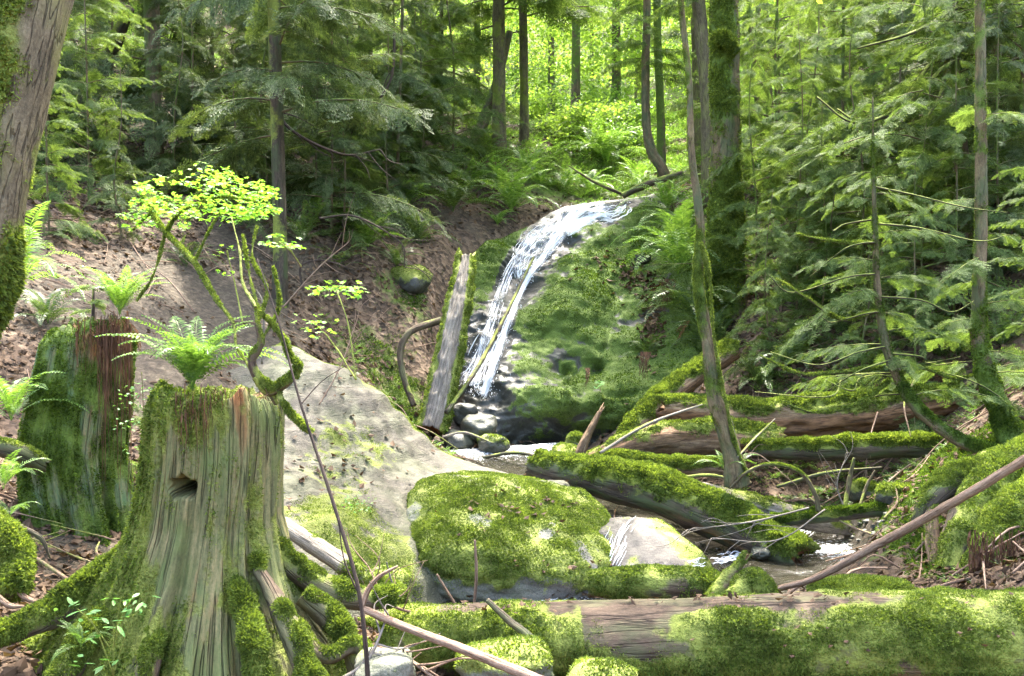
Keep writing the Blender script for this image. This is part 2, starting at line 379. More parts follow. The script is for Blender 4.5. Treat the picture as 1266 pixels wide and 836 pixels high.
PATH = [(630,552,13.3,.75),(700,590,11.8,.5),(800,622,10.6,.45),(900,650,9.6,.45),(1000,668,9.0,.5),(950,698,8.25,.6),(850,722,7.65,.5),(740,736,7.35,.45),(620,741,7.2,.4),(530,755,6.9,.35),(470,800,6.3,.3)]
PW = np.array([P(*p[:3]) for p in PATH]); PWID = np.array([p[3] for p in PATH])
zz = np.minimum.accumulate(PW[:, 2]) - np.arange(len(PW))*.006; PW[:, 2] = zz
gpts = np.array([P(*p) for p in GP] + [list(p) for p in WP] + [list(p-[0, 0, .10]) for p in PW])
_ter = RBF(gpts[:, :2], gpts[:, 2])
PC = spline(np.hstack([PW, PWID[:, None]]), 160)
def path_dist(XY):
    d = np.full(len(XY), 1e9); j = np.zeros(len(XY), int)
    for i in range(len(PC)):
        q = np.hypot(XY[:, 0]-PC[i, 0], XY[:, 1]-PC[i, 1]); m = q < d; d[m] = q[m]; j[m] = i
    return d, j
def terrain_z(XY, detail=True):
    XY = np.asarray(XY, float).reshape(-1, 2); z = _ter(XY)
    hole = np.zeros(len(XY))
    for a_, b_, c_, r_, s_ in ((640,330,17.9,1.1,.8),(700,350,17.2,1.2,.9),(625,400,16.2,1.0,.9),(600,480,14.9,.8,.6),(760,350,17.2,1.2,.9),(700,285,19.4,1.1,.6),(780,300,18.6,1.2,.6),(700,440,15.6,1.3,.9),(780,430,15.6,1.2,.9),(660,300,18.8,.9,.6)):
        p_ = P(a_, b_, c_); hole = np.maximum(hole, s_*(1-sstep(.6, 1.5, np.hypot(XY[:, 0]-p_[0], XY[:, 1]-p_[1])/r_)))
    z = z - hole
    near = (XY[:, 1] > 3) & (XY[:, 1] < 16) & (np.abs(XY[:, 0]) < 7)
    if near.any():
        q = XY[near]; d, j = path_dist(q); w = PC[j, 3]
        k = 1-sstep(.5, 1.5, d/w); bed = PC[j, 2]-.09
        zn = z[near]; z[near] = zn*(1-k) + np.minimum(zn, bed)*k
    if detail:
        q = np.stack([XY[:, 0], XY[:, 1], 0*XY[:, 0]], -1); far = np.clip(XY[:, 1]/12, .25, 1.6)
        z = z + .16*far*fbm(q*.9, 4, 3) + .05*fbm(q*3.5, 4, 5)
    return z
ny, nx = 430, 420
ys = -6 + 160*(np.linspace(0, 1, ny)**2.1)
us = np.linspace(-1, 1, nx)
us = us*.72 + .28*us**3
Y, U = np.meshgrid(ys, us, indexing='ij'); X = U*(7 + np.maximum(Y+6, 0)*.78)
XY = np.stack([X.ravel(), Y.ravel()], -1); Z = terrain_z(XY)
GV = np.column_stack([XY, Z]); gi = np.arange(ny*nx).reshape(ny, nx)
GF = np.stack([gi[:-1, :-1], gi[:-1, 1:], gi[1:, 1:], gi[1:, :-1]], -1).reshape(-1, 4)
def zone(pts, XY):
    k = np.zeros(len(XY))
    for x, y, r, a in pts: k = np.maximum(k, a*(1-sstep(.5, 1.2, np.hypot(XY[:, 0]-x, XY[:, 1]-y)/r)))
    return k
def zp(*l): return [(*(P(a, b, c)[:2]), r, s) for a, b, c, r, s in l]
bare = zone(zp((210,430,10.5,1.7,1),(270,370,12.5,1.3,1),(200,500,9,1.0,.9),(60,700,5.7,.5,.8),(370,650,7.2,.8,.9),(320,300,14.5,1.0,.7)), XY)
mossg = zone(zp((470,420,14,.8,.35),(500,360,15.5,.6,.4),(500,470,13.6,.5,.5),(470,280,18,1.5,.2),(1150,600,7.5,.8,.7),(1240,600,7,.8,.8),(1180,560,8.2,.8,.8),(870,300,17,1.2,.6),(1000,640,9.8,.6,.5),(1100,600,9.3,.7,.7),(740,250,24,3,.7),(1200,640,6.5,.5,.7)), XY)
nb = fbm(np.column_stack([XY*.45, 0*XY[:, 0]]), 4, 21)
far = sstep(26, 40, XY[:, 1])
GMOSS = np.clip(mossg + .25*nb + .15, 0, 1)*(1-bare) ; GMOSS = np.clip(GMOSS + far*.5, 0, 1)
GLIT = np.clip(.75 + nb*.5 - mossg*.4 - bare*.9, 0, 1)
dd, jj = path_dist(XY); wetg = (1-sstep(.7, 1.8, dd/PC[jj, 3]))*(XY[:, 1] > 3)
GMOSS *= 1-.8*wetg; GLIT *= 1-wetg
ground = obj('forest_ground', GV, GF, M['ground'], attrs=dict(moss=GMOSS, litter=GLIT, wet=wetg)); tag(ground, kind='structure')
gm_ = np.where((GV[:, 1] > 4) & (GV[:, 1] < 19), GMOSS, 0)
gt = tufts(GV, GF, gm_, 170000, .035, seed=9, thr=.5, patch=2.5, nscale=1.8)
quads_obj('ground_moss', gt, M['moss_g']); tag(bpy.data.objects['ground_moss'], kind='stuff')
BV_G = BVHTree.FromPolygons(GV.tolist(), GF.tolist())
def cast(px, py, trees=None):
    v = P(px, py, 1.)-CAM; v = Vector(v).normalized(); best = None
    for t in (trees or [BV_G]):
        h = t.ray_cast(Vector(CAM), v)
        if h[0] is not None and (best is None or h[3] < best[3]): best = h
    return (np.array(best[0]), np.array(best[1])) if best else (None, None)
def gz(x, y): return float(terrain_z([[x, y]])[0])

# ------------------------------------------------------------------ generic world-space solid: rocks
def icos(n):
    import bmesh
    bm = bmesh.new(); bmesh.ops.create_icosphere(bm, subdivisions=n, radius=1)
    V = np.array([v.co[:] for v in bm.verts]); Fq = np.array([[v.index for v in f.verts] for f in bm.faces]); bm.free()
    return V, Fq
_ico = {}
def boulder(name, label, cat, ctr, size, mat, rot=(0, 0, 0), p=2.6, lump=.14, det=.03, seed=1, sub=5, moss=(.9, .1), wet=None, group=None, fuzz=0, fl=.018, fmat='moss', mossfn=None, ldir=None):
    from mathutils import Euler
    if sub not in _ico: _ico[sub] = icos(sub)
    V0, Fq = _ico[sub]; V = V0.copy()
    nr = (np.abs(V)**p).sum(1)**(1/p); V = V/nr[:, None]
    V = V*(1+lump*fbm(V*1.3+seed*5.1, 4, seed)[:, None])
    V = V*np.array(size)
    V = V @ np.array(Euler([R(a) for a in rot]).to_matrix()).T
    s = max(size)
    nrm = V0*1.0/np.array(size); nrm = nrm @ np.array(Euler([R(a) for a in rot]).to_matrix()).T; nrm /= np.linalg.norm(nrm, axis=1)[:, None]
    Wd = V+np.array(ctr)
    V = V + nrm*(det*s*fbm(Wd*4.5, 5, seed+2, .6) + .4*det*s*(1-2*np.abs(fbm(Wd*2.6, 3, seed+8))))[:, None]
    ms = np.clip(moss[0]*nrm[:, 2] + moss[1], 0, 1) if mossfn is None else mossfn(V+np.array(ctr), nrm)
    wt = np.zeros(len(V)) if wet is None else wet(V+np.array(ctr), nrm)
    gv = V.copy()
    o = obj(name, V, Fq, mat, attrs=dict(moss=ms, wet=wt, gv=gv), loc=tuple(ctr)); tag(o, label, cat, group)
    if fuzz:
        T = tufts(V, Fq, ms, fuzz, fl, seed=seed)
        if len(T): quads_obj('moss', T, M[fmat], o)
    return o, V+np.array(ctr), Fq

# ================================================================== SANDSTONE SLAB (world height sheet, closed below ground)
SP = [(352,418,10.6),(420,452,10.4),(470,480,10.3),(510,522,10.2),(560,562,10.1),(600,580,10.0),(350,470,9.6),(330,520,8.9),(420,520,9.3),(480,560,9.2),(540,585,9.4),(640,588,9.6),(700,596,9.3),
 (500,620,8.3),(420,600,8.2),(350,600,7.7),(345,650,7.05),(420,655,7.25),(480,700,7.2),(500,715,7.15),(540,700,7.5),(400,560,8.7),(310,470,9.7),(290,540,8.9)]
SB = [P(340,418,11.2)-[0,0,.5],P(430,452,11)-[0,0,.7],P(520,522,10.9)-[0,0,.8],P(600,580,10.7)-[0,0,.7],P(720,600,10.1)-[0,0,.5],P(770,620,9.2)-[0,0,.3],P(470,760,6.6)-[0,0,.3],P(540,760,6.9)-[0,0,.4],P(380,690,6.6)-[0,0,.25],P(300,640,7.1)-[0,0,.3],P(250,500,9.4)-[0,0,.35],P(280,430,10.8)-[0,0,.4],P(600,740,7.4)-[0,0,.5],P(700,740,7.4)-[0,0,.6]]
sp = np.array([P(*p) for p in SP]+SB); srbf = RBF(sp[:, :2], sp[:, 2])
gx, gy = np.meshgrid(np.linspace(-3.9, 1.5, 330), np.linspace(6.2, 11.6, 330), indexing='ij')
q = np.column_stack([gx.ravel(), gy.ravel()]); sz = srbf(q)
q3 = np.column_stack([q, sz])
terr = (fbm(q3*[1.2, 1.2, 3], 4, 31)); led = fbm(np.column_stack([q*[2.2, 3.5], sz*9]), 4, 33)
sz = sz + .05*terr + .022*led + .012*fbm(q3*14, 3, 35)
# gentle bedding ledges
sz = sz + .02*np.sin((sz*26+2*terr)*1.0)
keepz = sz > terrain_z(q)-.25
SV = np.column_stack([q, sz]); si = np.arange(330*330).reshape(330, 330)
SF = np.stack([si[:-1, :-1], si[1:, :-1], si[1:, 1:], si[:-1, 1:]], -1).reshape(-1, 4); SF = SF[keepz[SF].any(1)]
used, inv = np.unique(SF, return_inverse=True); SV = SV[used]; SF = inv.reshape(-1, 4)
pxr = lambda V: (633+(V[:, 0]/V[:, 1])*F_PX)
ridge = np.array([[*P(a, b, c)[:2]] for a, b, c in [(352,418,10.6),(420,452,10.4),(470,480,10.3),(510,522,10.2),(560,562,10.1)]])
rd = np.min(np.linalg.norm(SV[:, None, :2]-spline(ridge, 30)[None], axis=2), axis=1)
smoss = .12*sstep(0, .4, fbm(SV*[1.5, 1.5, 1], 4, 12)) + .62*(1-sstep(.05, .32, rd)) + zone([(*P(430,655,7.4)[:2], .6, .55), (*P(470,690,7.2)[:2], .4, .7), (*P(440,545,9)[:2], .5, .42), (*P(420,590,8.3)[:2], .5, .3),(*P(560,590,9.4)[:2],.3,.3)], SV[:, :2])
slab = obj('sandstone_slab', SV-[-1.2, 8.5, 0], SF, M['slab'], attrs=dict(moss=np.clip(smoss, 0, 1), wet=np.zeros(len(SV)), gv=SV), loc=(-1.2, 8.5, 0))
tag(slab, 'large pale sandstone slab sloping down behind the front stump, patched with thin green moss', 'rock slab')
quads_obj('moss', tufts(SV-[-1.2, 8.5, 0], SF, smoss, 60000, .014, seed=4, thr=.42), M['moss'], slab)
BV_S = BVHTree.FromPolygons(SV.tolist(), SF.tolist())

# ================================================================== WATERFALL ROCK (relief built from distances along the sight lines, set into the hill)
FP = [(600,303,17.4),(650,278,19.2),(700,258,20.3),(745,250,20.9),(790,245,20.8),(830,236,20.6),(865,258,19.2),(580,330,16.8),(570,400,15.5),(565,480,14.5),(575,530,14.0),
 (640,330,17.7),(660,300,18.6),(700,285,19.1),(630,380,16.3),(620,420,15.4),(600,490,14.4),(600,530,14.0),(700,310,18.1),(760,280,18.9),(820,270,18.9),(700,350,16.5),(650,400,15.8),(700,400,15.5),(690,440,15.0),(700,462,15.2),(640,440,14.9),(740,440,14.9),(740,456,15.1),(740,480,13.8),
 (640,482,14.2),(700,484,13.7),(700,510,13.75),(650,532,14.2),(720,545,14.25),(800,300,17.7),(800,350,17.0),(800,400,15.9),(780,440,15.0),(780,498,13.8),(790,550,14.1),(860,330,16.4),(890,400,14.8),(880,470,13.7),(870,530,13.1),(660,570,14.4),(720,590,14.3),(600,570,13.7),(860,590,12.6),
 (545,400,16.5),(545,520,15.0),(560,310,18.5),(910,420,15.3),(920,330,17.5),(930,500,13.6),(930,560,12.9),(545,580,14.5)]
frbf = RBF([(a, b) for a, b, c in FP], [c for a, b, c in FP])
mpx, mpy = np.meshgrid(np.linspace(535, 935, 470), np.linspace(228, 600, 430), indexing='ij')
pq = np.column_stack([mpx.ravel(), mpy.ravel()]); fd = frbf(pq)
top = np.interp(pq[:, 0], [535,560,580,600,625,650,680,700,740,760,800,830,850,880,935], [345,335,318,300,291,280,264,256,249,247,243,233,243,280,320])
over = np.clip(top-pq[:, 1], 0, 60)
pyc = np.maximum(pq[:, 1], top)
fd = frbf(np.column_stack([pq[:, 0], pyc])) + over*.09
FV = np.array([P(a, max(b, t)-0.0, 1.) for (a, b), t in zip(pq, top)]); FV = CAM + (FV-CAM)*fd[:, None]
FV[:, 2] -= over*.012
edge = np.minimum(sstep(535, 575, pq[:, 0]), 1-sstep(890, 935, pq[:, 0]))
dirv = FV-CAM; dirv /= np.linalg.norm(dirv, axis=1)[:, None]
nrmf = -dirv*[1, 1, .4]+[0, 0, .45]
crk = np.clip(1-np.abs(fbm(FV*[.9, .9, 1.0], 3, 47))*9, 0, 1); bl = fbm(FV*[.7, .7, 1.0], 3, 41, .4); bl2 = fbm(FV*[3, 3, 4.5], 3, 43, .5); st = 1-2*np.abs(fbm(FV*[1.2, 1.2, 1.6], 3, 44))
FV = FV + nrmf*(.52*bl+.12*bl2+.03*st-.06*crk)[:, None]*(.35+.65*sstep(0, 14, pq[:, 1]-top))[:, None] + dirv*((1-edge)*2.0)[:, None]
FI = np.arange(470*430).reshape(470, 430); FF = np.stack([FI[:-1, :-1], FI[:-1, 1:], FI[1:, 1:], FI[1:, :-1]], -1).reshape(-1, 4)
mz = [(620,300,1),(600,330,.9),(640,300,.55),(590,360,.6),(575,400,.2),(580,480,.1),(560,430,.55),(620,350,.3),(640,330,.35),(655,355,.1),(620,450,0),(600,520,0),(640,520,.35),(660,470,.65),(640,500,.3),(700,258,0),(740,262,0),(760,300,.9),(800,275,.85),(720,305,.6),(800,250,.05),(770,262,.1),(830,245,.2),
 (700,350,.95),(740,340,1.0),(660,400,.75),(700,400,.8),(740,400,.8),(640,430,.35),(700,440,.45),(760,440,.75),(790,330,.5),(795,370,.35),(790,430,.6),(815,350,.45),(700,490,.75),(740,500,.65),(660,540,.2),(720,550,.15),(770,550,.2),(780,520,.65),(840,300,.7),(860,400,.9),(850,480,.9),(820,430,.75),(690,290,.0),(670,310,.0),(640,370,.1),(620,410,.0),(660,330,.2),(840,540,.7),(600,440,0)]
mr = RBF([(a, b) for a, b, c in mz], [c for a, b, c in mz]); fm = np.clip(mr(pq), 0, 1)
fm = np.clip(fm*1.15+.60*bl2+.10-.32*crk, 0, 1)
wpth = spline([(755,250),(715,265),(690,295),(665,325),(645,350),(628,390),(613,440),(597,490)], 60)
wpl = spline([(700,272),(662,292),(640,315),(622,350),(603,420),(585,465)], 50)
wd = np.min(np.linalg.norm(pq[:, None]-np.vstack([wpth, wpl])[None, ::2], axis=2), axis=1)
fwet = np.clip(1-sstep(12, 55, wd) + .9*(1-sstep(560, 650, pq[:, 0]))*(pq[:, 1] > 370) + .8*sstep(500, 560, pq[:, 1]), 0, 1)
fm = fm*(1-(1-sstep(6, 16, wd)))
fc = P(720, 560, 14.5)
fall = obj('waterfall_rock', FV-fc, FF, M['fallrock'], attrs=dict(moss=fm, wet=fwet, gv=FV), loc=tuple(fc))
tag(fall, 'tall dark rock face covered in green moss, the waterfall running down its left side', 'rock face')
nv = len(FF)
quads_obj('moss', tufts(FV-fc, FF, fm, 230000, .024, seed=6, thr=.42, w=.3, patch=3, nscale=1.5), M['moss_g'], fall)
BV_F = BVHTree.FromPolygons(FV.tolist(), FF.tolist())

# ---- falling water
def fcast(px, py):
    h, n_ = cast(px, py, [BV_F]); 
    return h
def lane(path, hw, n, seed, lens=(.05, .3), wpx=(1.0, 3.2), lift=.03, jit=1.0, sweep=(0, 1)):
    r = np.random.default_rng(seed); path = np.asarray(path, float); C = spline(path, 120)
    T = np.gradient(C, axis=0); T /= np.linalg.norm(T, axis=1)[:, None]; Nn = np.stack([-T[:, 1], T[:, 0]], -1)
    H = np.interp(np.linspace(0, 1, 120), np.linspace(0, 1, len(hw)), hw); out = []
    for _ in range(n):
        s0 = sweep[0]+(sweep[1]-sweep[0])*r.random(); s1 = min(1, s0+lens[0]+(lens[1]-lens[0])*r.random()**2); u = np.clip(r.normal()*.5, -1.15, 1.15); ph = r.random()*6; wp = wpx[0]+(wpx[1]-wpx[0])*r.random()**2
        k = max(4, int((s1-s0)*36)); s = np.linspace(s0, s1, k); i = np.clip(s*119, 0, 118.99); ii = i.astype(int); f = (i-ii)[:, None]
        c = C[ii]*(1-f)+C[ii+1]*f; nn = Nn[ii]; h = H[ii]*(1-f[:, 0])+H[ii+1]*f[:, 0]
        uu = u + .12*np.sin(s*40+ph)*jit + .08*r.normal()*np.linspace(0, 1, k)
        q = c+nn*(uu*h)[:, None]; pts = []
        for a, b in q:
            x = fcast(a, b)
            if x is None: break
            pts.append(x)
        if len(pts) < 3: continue
        p = np.array(pts); dd_ = np.linalg.norm(p-CAM, axis=1)
        p[1:-1] = (p[:-2]+p[1:-1]*2+p[2:])/4
        lf = lift*(.3+r.random()*1.3); p = p + (CAM-p)/dd_[:, None]*lf + [0, 0, lf*.6]
        w = wp/F_PX*dd_*np.sin(np.linspace(.15, math.pi-.1, len(p)))
        t = np.gradient(p, axis=0); sd = np.cross(t, CAM-p); sd /= np.linalg.norm(sd, axis=1)[:, None]+1e-9
        tw = r.normal()*.5; sd = sd*math.cos(tw)+(CAM-p)/dd_[:, None]*math.sin(tw)
        A, B_ = p-sd*w[:, None]/2, p+sd*w[:, None]/2
        out.append(np.stack([A[:-1], B_[:-1], B_[1:], A[1:]], 1))
    return np.concatenate(out)
def drops(path, hw, n, seed, sz=(.008, .022), sweep=(0, 1), sp=.06):
    r = np.random.default_rng(seed); C = spline(np.asarray(path, float), 100); H = np.interp(np.linspace(0, 1, 100), np.linspace(0, 1, len(hw)), hw); out = []
    for _ in range(n):
        i = int((sweep[0]+(sweep[1]-sweep[0])*r.random())*99); x = fcast(C[i, 0]+r.normal()*H[i]*.7, C[i, 1]+r.normal()*H[i]*.4)
        if x is None: continue
        x = x + (CAM-x)/np.linalg.norm(CAM-x)*r.random()*sp + [0, 0, r.random()*sp]
        s = sz[0]+(sz[1]-sz[0])*r.random()**2; d = r.normal(size=3); d[2] -= 1.2; d /= np.linalg.norm(d); e = np.cross(d, r.normal(size=3)); e /= np.linalg.norm(e)
        out.append([x-e*s*.5, x-d*s, x+e*s*.5, x+d*s*1.3])
    return np.array(out)
main = [(755,250),(725,258),(706,270),(692,290),(672,318),(652,345),(636,380),(620,425),(606,465),(597,490)]
left = [(700,272),(662,292),(643,315),(628,340),(615,375),(600,420),(588,455),(578,475)]
Q = [lane(main, [20,17,12,7,4,3,3,4,4,3], 170, 1, wpx=(.7,2.0)), lane(main, [11,9,7,4,3,2,2,3,3,2], 110, 2, wpx=(1.2, 3.), lift=.05),
     lane(left, [10,9,7,6,6,9,14,16], 80, 3, wpx=(.6, 1.5)), lane([(690,285),(665,300),(648,325),(640,345)], [10,22,14,6], 45, 5, wpx=(.7,1.6), lens=(.1,.4)),
     lane([(775,252),(765,262),(735,268),(712,276)], [8,9,10,8], 80, 7, wpx=(.8,2.2), lens=(.1,.4)),
     lane([(640,380),(625,400),(608,430),(590,470),(585,480)], [3,5,8,12,14], 90, 8, wpx=(.7,1.8)), lane([(760,272),(735,270),(700,290)], [5,4,5], 60, 9, lens=(.1,.4)),
     drops(main, [26,22,18,12,7,6,6,7,9,9], 900, 11), drops(left, [10,9,7,8,9,12,18,18], 420, 12), drops([(600,440),(590,475),(600,490)], [14,18,12], 260, 13)]
Q = np.concatenate(Q); wc = P(690, 380, 16)
wf = quads_obj('waterfall', Q-wc, M['white'], smooth=True); wf.location = tuple(wc)
tag(wf, 'narrow white waterfall splashing in strands down the mossy rock face', 'waterfall')
wf['kind'] = 'structure'

# clear sliding film under the white strands
def film(path, hw, name, label, trees, k=16, n=110, lift=.025, dens=1.):
    C = spline(np.asarray(path, float), n); T = np.gradient(C, axis=0); T /= np.linalg.norm(T, axis=1)[:, None]; Nn = np.stack([-T[:, 1], T[:, 0]], -1); H = np.interp(np.linspace(0, 1, n), np.linspace(0, 1, len(hw)), hw)
    V = np.zeros((n, k, 3)); ok = np.zeros((n, k), bool); U = np.linspace(-1, 1, k)
    for i in range(n):
        for j in range(k):
            h, _n = cast(*(C[i]+Nn[i]*U[j]*H[i]), trees)
            if h is not None: V[i, j] = h+(CAM-h)/np.linalg.norm(CAM-h)*lift; ok[i, j] = True
    gi_ = np.arange(n*k).reshape(n, k); Fq = np.stack([gi_[:-1, :-1], gi_[:-1, 1:], gi_[1:, 1:], gi_[1:, :-1]], -1).reshape(-1, 4)
    V = V.reshape(-1, 3); o_ = ok.ravel(); ed = np.linalg.norm(V[Fq]-V[np.roll(Fq, 1, 1)], axis=2).max(1); Fq = Fq[o_[Fq].all(1) & (ed < .9)]
    L = np.repeat(np.linspace(0, 1, n)*np.linalg.norm(np.diff(C, axis=0), axis=1).sum()/F_PX*15, k); uu = np.tile(U, n)
    return V, Fq, np.stack([L, uu*.3, 0*L], -1), (1-np.abs(uu)**3)*dens
fv = [film(main, [26,22,15,9,6,5,5,6,6,6], '', '', [BV_F], dens=.5), film(left, [9,8,7,6,6,8,12,14], '', '', [BV_F], dens=.35), film([(690,285),(665,300),(648,325),(640,345)], [10,22,14,6], '', '', [BV_F], dens=.35)]
V, Fq, a = merge([(v-wc, f, dict(gv=g, dens=d)) for v, f, g, d in fv])
o = obj('water_sheet', V, Fq, M['film'], wf, attrs=a)
# ================================================================== CREEK WATER
n = 420; C = spline(np.hstack([PW, PWID[:, None]]), n); T = np.gradient(C[:, :3], axis=0); T[:, 2] = 0; T /= np.linalg.norm(T, axis=1)[:, None]; S_ = np.stack([-T[:, 1], T[:, 0], 0*T[:, 0]], -1)
k = 36; uu = np.linspace(-1.25, 1.25, k)
CV = C[:, None, :3] + S_[:, None]*(uu[None, :, None]*C[:, None, 3:4]); CV[..., 2] += .0
CV = CV.reshape(-1, 3); CV[:, 2] += .02*fbm(CV*[5, 5, 0], 4, 51)+.004
s_ = np.repeat(np.linspace(0, 1, n), k)
foam = .05 + .0*s_
foam += .55*np.exp(-((s_-.0)/.04)**2) + .5*np.exp(-((s_-.42)/.035)**2)+.28*np.exp(-((s_-.66)/.06)**2)+.42*np.exp(-((s_-.75)/.04)**2)
ci = np.arange(n*k).reshape(n, k); CF = np.stack([ci[:-1, :-1], ci[:-1, 1:], ci[1:, 1:], ci[1:, :-1]], -1).reshape(-1, 4)
creek = obj('creek_water', CV, CF, M['creek'], attrs=dict(foam=foam, gv=CV)); tag(creek, kind='structure')

# ================================================================== BOULDERS
def bm_moss(V, N): return np.clip(.75 + .35*N[:, 2] - .25*sstep(.55, 1, V[:, 0]/1.0-0)*0 - .6*sstep(-.28, -.5, V[:, 2]), 0, 1)
_bo, _bv, _bf = boulder('mossy_boulder', 'big boulder capped with bright yellow-green moss in the middle of the creek', 'boulder', P(630, 668, 8.15), (.90, .84, .34), M['rock'], (17, 6, 4), 3.0, .17, .05, 3, 6, mossfn=lambda V, N: np.clip(.72 + .2*N[:, 2] + 1.15*fbm(V*3.1, 5, 77) - .5*sstep(-.33, -.55, V[:, 2]), 0, 1), fuzz=200000, fl=.016)
o_, V_, F_ = boulder('pale_boulder', 'rounded pale bare rock with water sliding over it, right of the mossy boulder', 'boulder', P(804, 694, 8.0), (.48, .62, .27), M['rock_pale'], (12, 8, 20), 2.5, .22, .05, 9, 5, moss=(.0, .0), mossfn=lambda V, N: np.clip(.75*sstep(.10, .5, N[:, 0]+.3*N[:, 2]-.25)+.9*fbm(V*5, 4, 3), 0, .8), fuzz=6000, fl=.012, wet=lambda V, N: sstep(1.25, .9, V[:, 0])*.55)
BV_B = BVHTree.FromPolygons(_bv.tolist(), _bf.tolist())
# sliding water over the pale rock
BV_P = BVHTree.FromPolygons(V_.tolist(), F_.tolist())
def slide(paths, n, seed, trees, w=(.5, 1.5)):
    r = np.random.default_rng(seed); out = []
    for (path, hw, cnt) in paths:
        Cc = spline(np.asarray(path, float), 60); Tt = np.gradient(Cc, axis=0); Tt /= np.linalg.norm(Tt, axis=1)[:, None]; Nn = np.stack([-Tt[:, 1], Tt[:, 0]], -1); H = np.interp(np.linspace(0, 1, 60), np.linspace(0, 1, len(hw)), hw)
        for _ in range(cnt):
            a0 = r.integers(0, 52); a1 = min(59, a0+r.integers(5, 20)); u = r.uniform(-1, 1); pts = []
            for i in range(a0, a1+1, 2):
                h, nn = cast(*(Cc[i]+Nn[i]*(u*H[i]+r.normal()*.6)), trees)
                if h is None: break
                pts.append(h+[0, -.004, .012+.012*r.random()])
            if len(pts) < 3: continue
            p = np.array(pts)
            if np.max(np.linalg.norm(np.diff(p, axis=0), axis=1)) > .3: continue
            dd_ = np.linalg.norm(p-CAM, axis=1); ww = r.uniform(*w)/F_PX*dd_*np.sin(np.linspace(.2, math.pi-.2, len(p)))
            t = np.gradient(p, axis=0); sd = np.cross(t, [0, -.5, .8]); sd /= np.linalg.norm(sd, axis=1)[:, None]+1e-9
            A, B_ = p-sd*ww[:, None]/2, p+sd*ww[:, None]/2; out.append(np.stack([A[:-1], B_[:-1], B_[1:], A[1:]], 1))
    return np.concatenate(out)
BV_C = BVHTree.FromPolygons(CV.tolist(), CF.tolist())
Q = slide([([(790,632),(768,655),(752,690),(735,715),(700,738)], [14,16,14,12,8], 40), ([(770,650),(745,700),(700,735),(650,745)], [22,22,10,5], 30), ([(1000,650),(985,662),(975,672)], [16,14,12], 70), ([(960,672),(900,690),(850,700)], [4,7,5], 60), ([(590,505),(610,520),(640,548),(655,566)],[8,9,8,6],50)], 0, 17, [BV_P, BV_C, BV_G, BV_S])
cw = P(760, 690, 7.8); o = quads_obj('rapids_foam', Q-cw, M['white'], smooth=True); o.location = tuple(cw); tag(o, kind='structure')
small = [
 ('dark wet stone at the foot of the leaning plank', (592,528,13.4),(.26,.25,.18),0.35),
 ('low mossy stone in the plunge pool under the rock face', (608,549,13.0),(.2,.18,.12),.6),
 ('flat dark stone at the left of the plunge pool', (566,545,13.3),(.28,.2,.14),.1),
 ('small wet stone where the falls land', (575,512,14.0),(.16,.2,.16),.0),
 ('round mossy stone beside the broken upright shard', (712,548,11.9),(.13,.12,.13),.95),
 ('mossy hump under the pool edge left of the upright shard', (702,563,11.6),(.26,.16,.12),.7),
 ('bright green moss cushion at the end of the thin creek log', (1112,612,8.7),(.19,.2,.11),1.2),
 ('dark moss lump in the shade under the rotten logs', (1066,607,9.6),(.13,.15,.12),1.0),
 ('small brown stone in the riffle below the diagonal log', (941,683,8.5),(.085,.07,.05),.1),
 ('mossy round rock under the bottom edge of the big log', (625,822,4.15),(.19,.2,.10),.85),
 ('grey-green rock among the twigs right of the front stump', (476,826,3.95),(.13,.14,.07),.3),
 ('little mossy rock at the bottom centre of the picture', (742,842,4.1),(.14,.14,.08),.8),
 ('flat stone with moss behind the bleached log end', (478,722,6.5),(.2,.15,.11),.8),
 ('round boulder cap with moss high on the rock face', (795,318,17.3),(.13,.13,.12),.9),
 ('mossy rock step above the falling curved branch', (505,348,15.9),(.32,.35,.26),1.0),
]
for i, (lb, p, s, mo) in enumerate(small):
    boulder('mossy_stone' if mo > .5 else 'stone', lb, 'stone', P(*p), s, M['rock'], (rng.uniform(-14, 14), rng.uniform(-10, 10), rng.uniform(0, 360)), 2.8, .34, .07, 60+i, 4, moss=(.65*mo, .42*mo), fuzz=int(5000*mo) if mo > .5 else 0, fl=.02 if p[2] > 8 else .014, wet=lambda V, N: np.full(len(V), .85 if p[2] > 7 else .15))
# ================================================================== LOGS AND STICKS
def tmoss(a, mo, seed, V):   # moss: (up weight, base, noise weight)
    return np.clip(mo[0]*a['nz'] + mo[1] + mo[2]*fbm(V*5, 3, seed+50), 0, 1)*np.where(a['end'] > 0, .15, 1)
def log(name, label, cat, pts, rad, mat='log', moss=(.5, .3, .6), n=90, k=48, seed=1, lump=.12, ridge=.05, rfreq=8, jag=(.5, .5), fuzz=0, fl=.02, fmat='moss', rot=None, group=None, flat=1., kind=None, mfn=None, sag=0, cut=None):
    pts = [np.asarray(p, float) for p in pts]
    V, Fq, a = tube(pts, rad, n, k, seed, lump, ridge, rfreq, jag, flat=flat, sag=sag)
    ms = tmoss(a, moss, seed, V)
    if mfn is not None: ms = mfn(V, a, ms)
    rt = np.where(a['end'] > 0, .9, 0.) if rot is None else np.clip(rot(V, a)+np.where(a['end'] > 0, .6, 0), 0, 1)
    if fuzz: V = V + a['nrm']*(sstep(.45, .9, ms)*(.5+.9*fbm(V*13, 3, seed+7)+.5*fbm(V*5, 2, seed+8)))[:, None]*fl*1.5
    base = V.mean(0)
    o = obj(name, V-base, Fq, M[mat], attrs=dict(moss=ms, rot=rt, gv=a['gv']), loc=tuple(base)); tag(o, label, cat, group)
    if fuzz:
        T = tufts(V-base, Fq, ms, fuzz, fl, seed=seed)
        if len(T): quads_obj('moss', T, M[fmat], o)
    return o, V, Fq, a, base
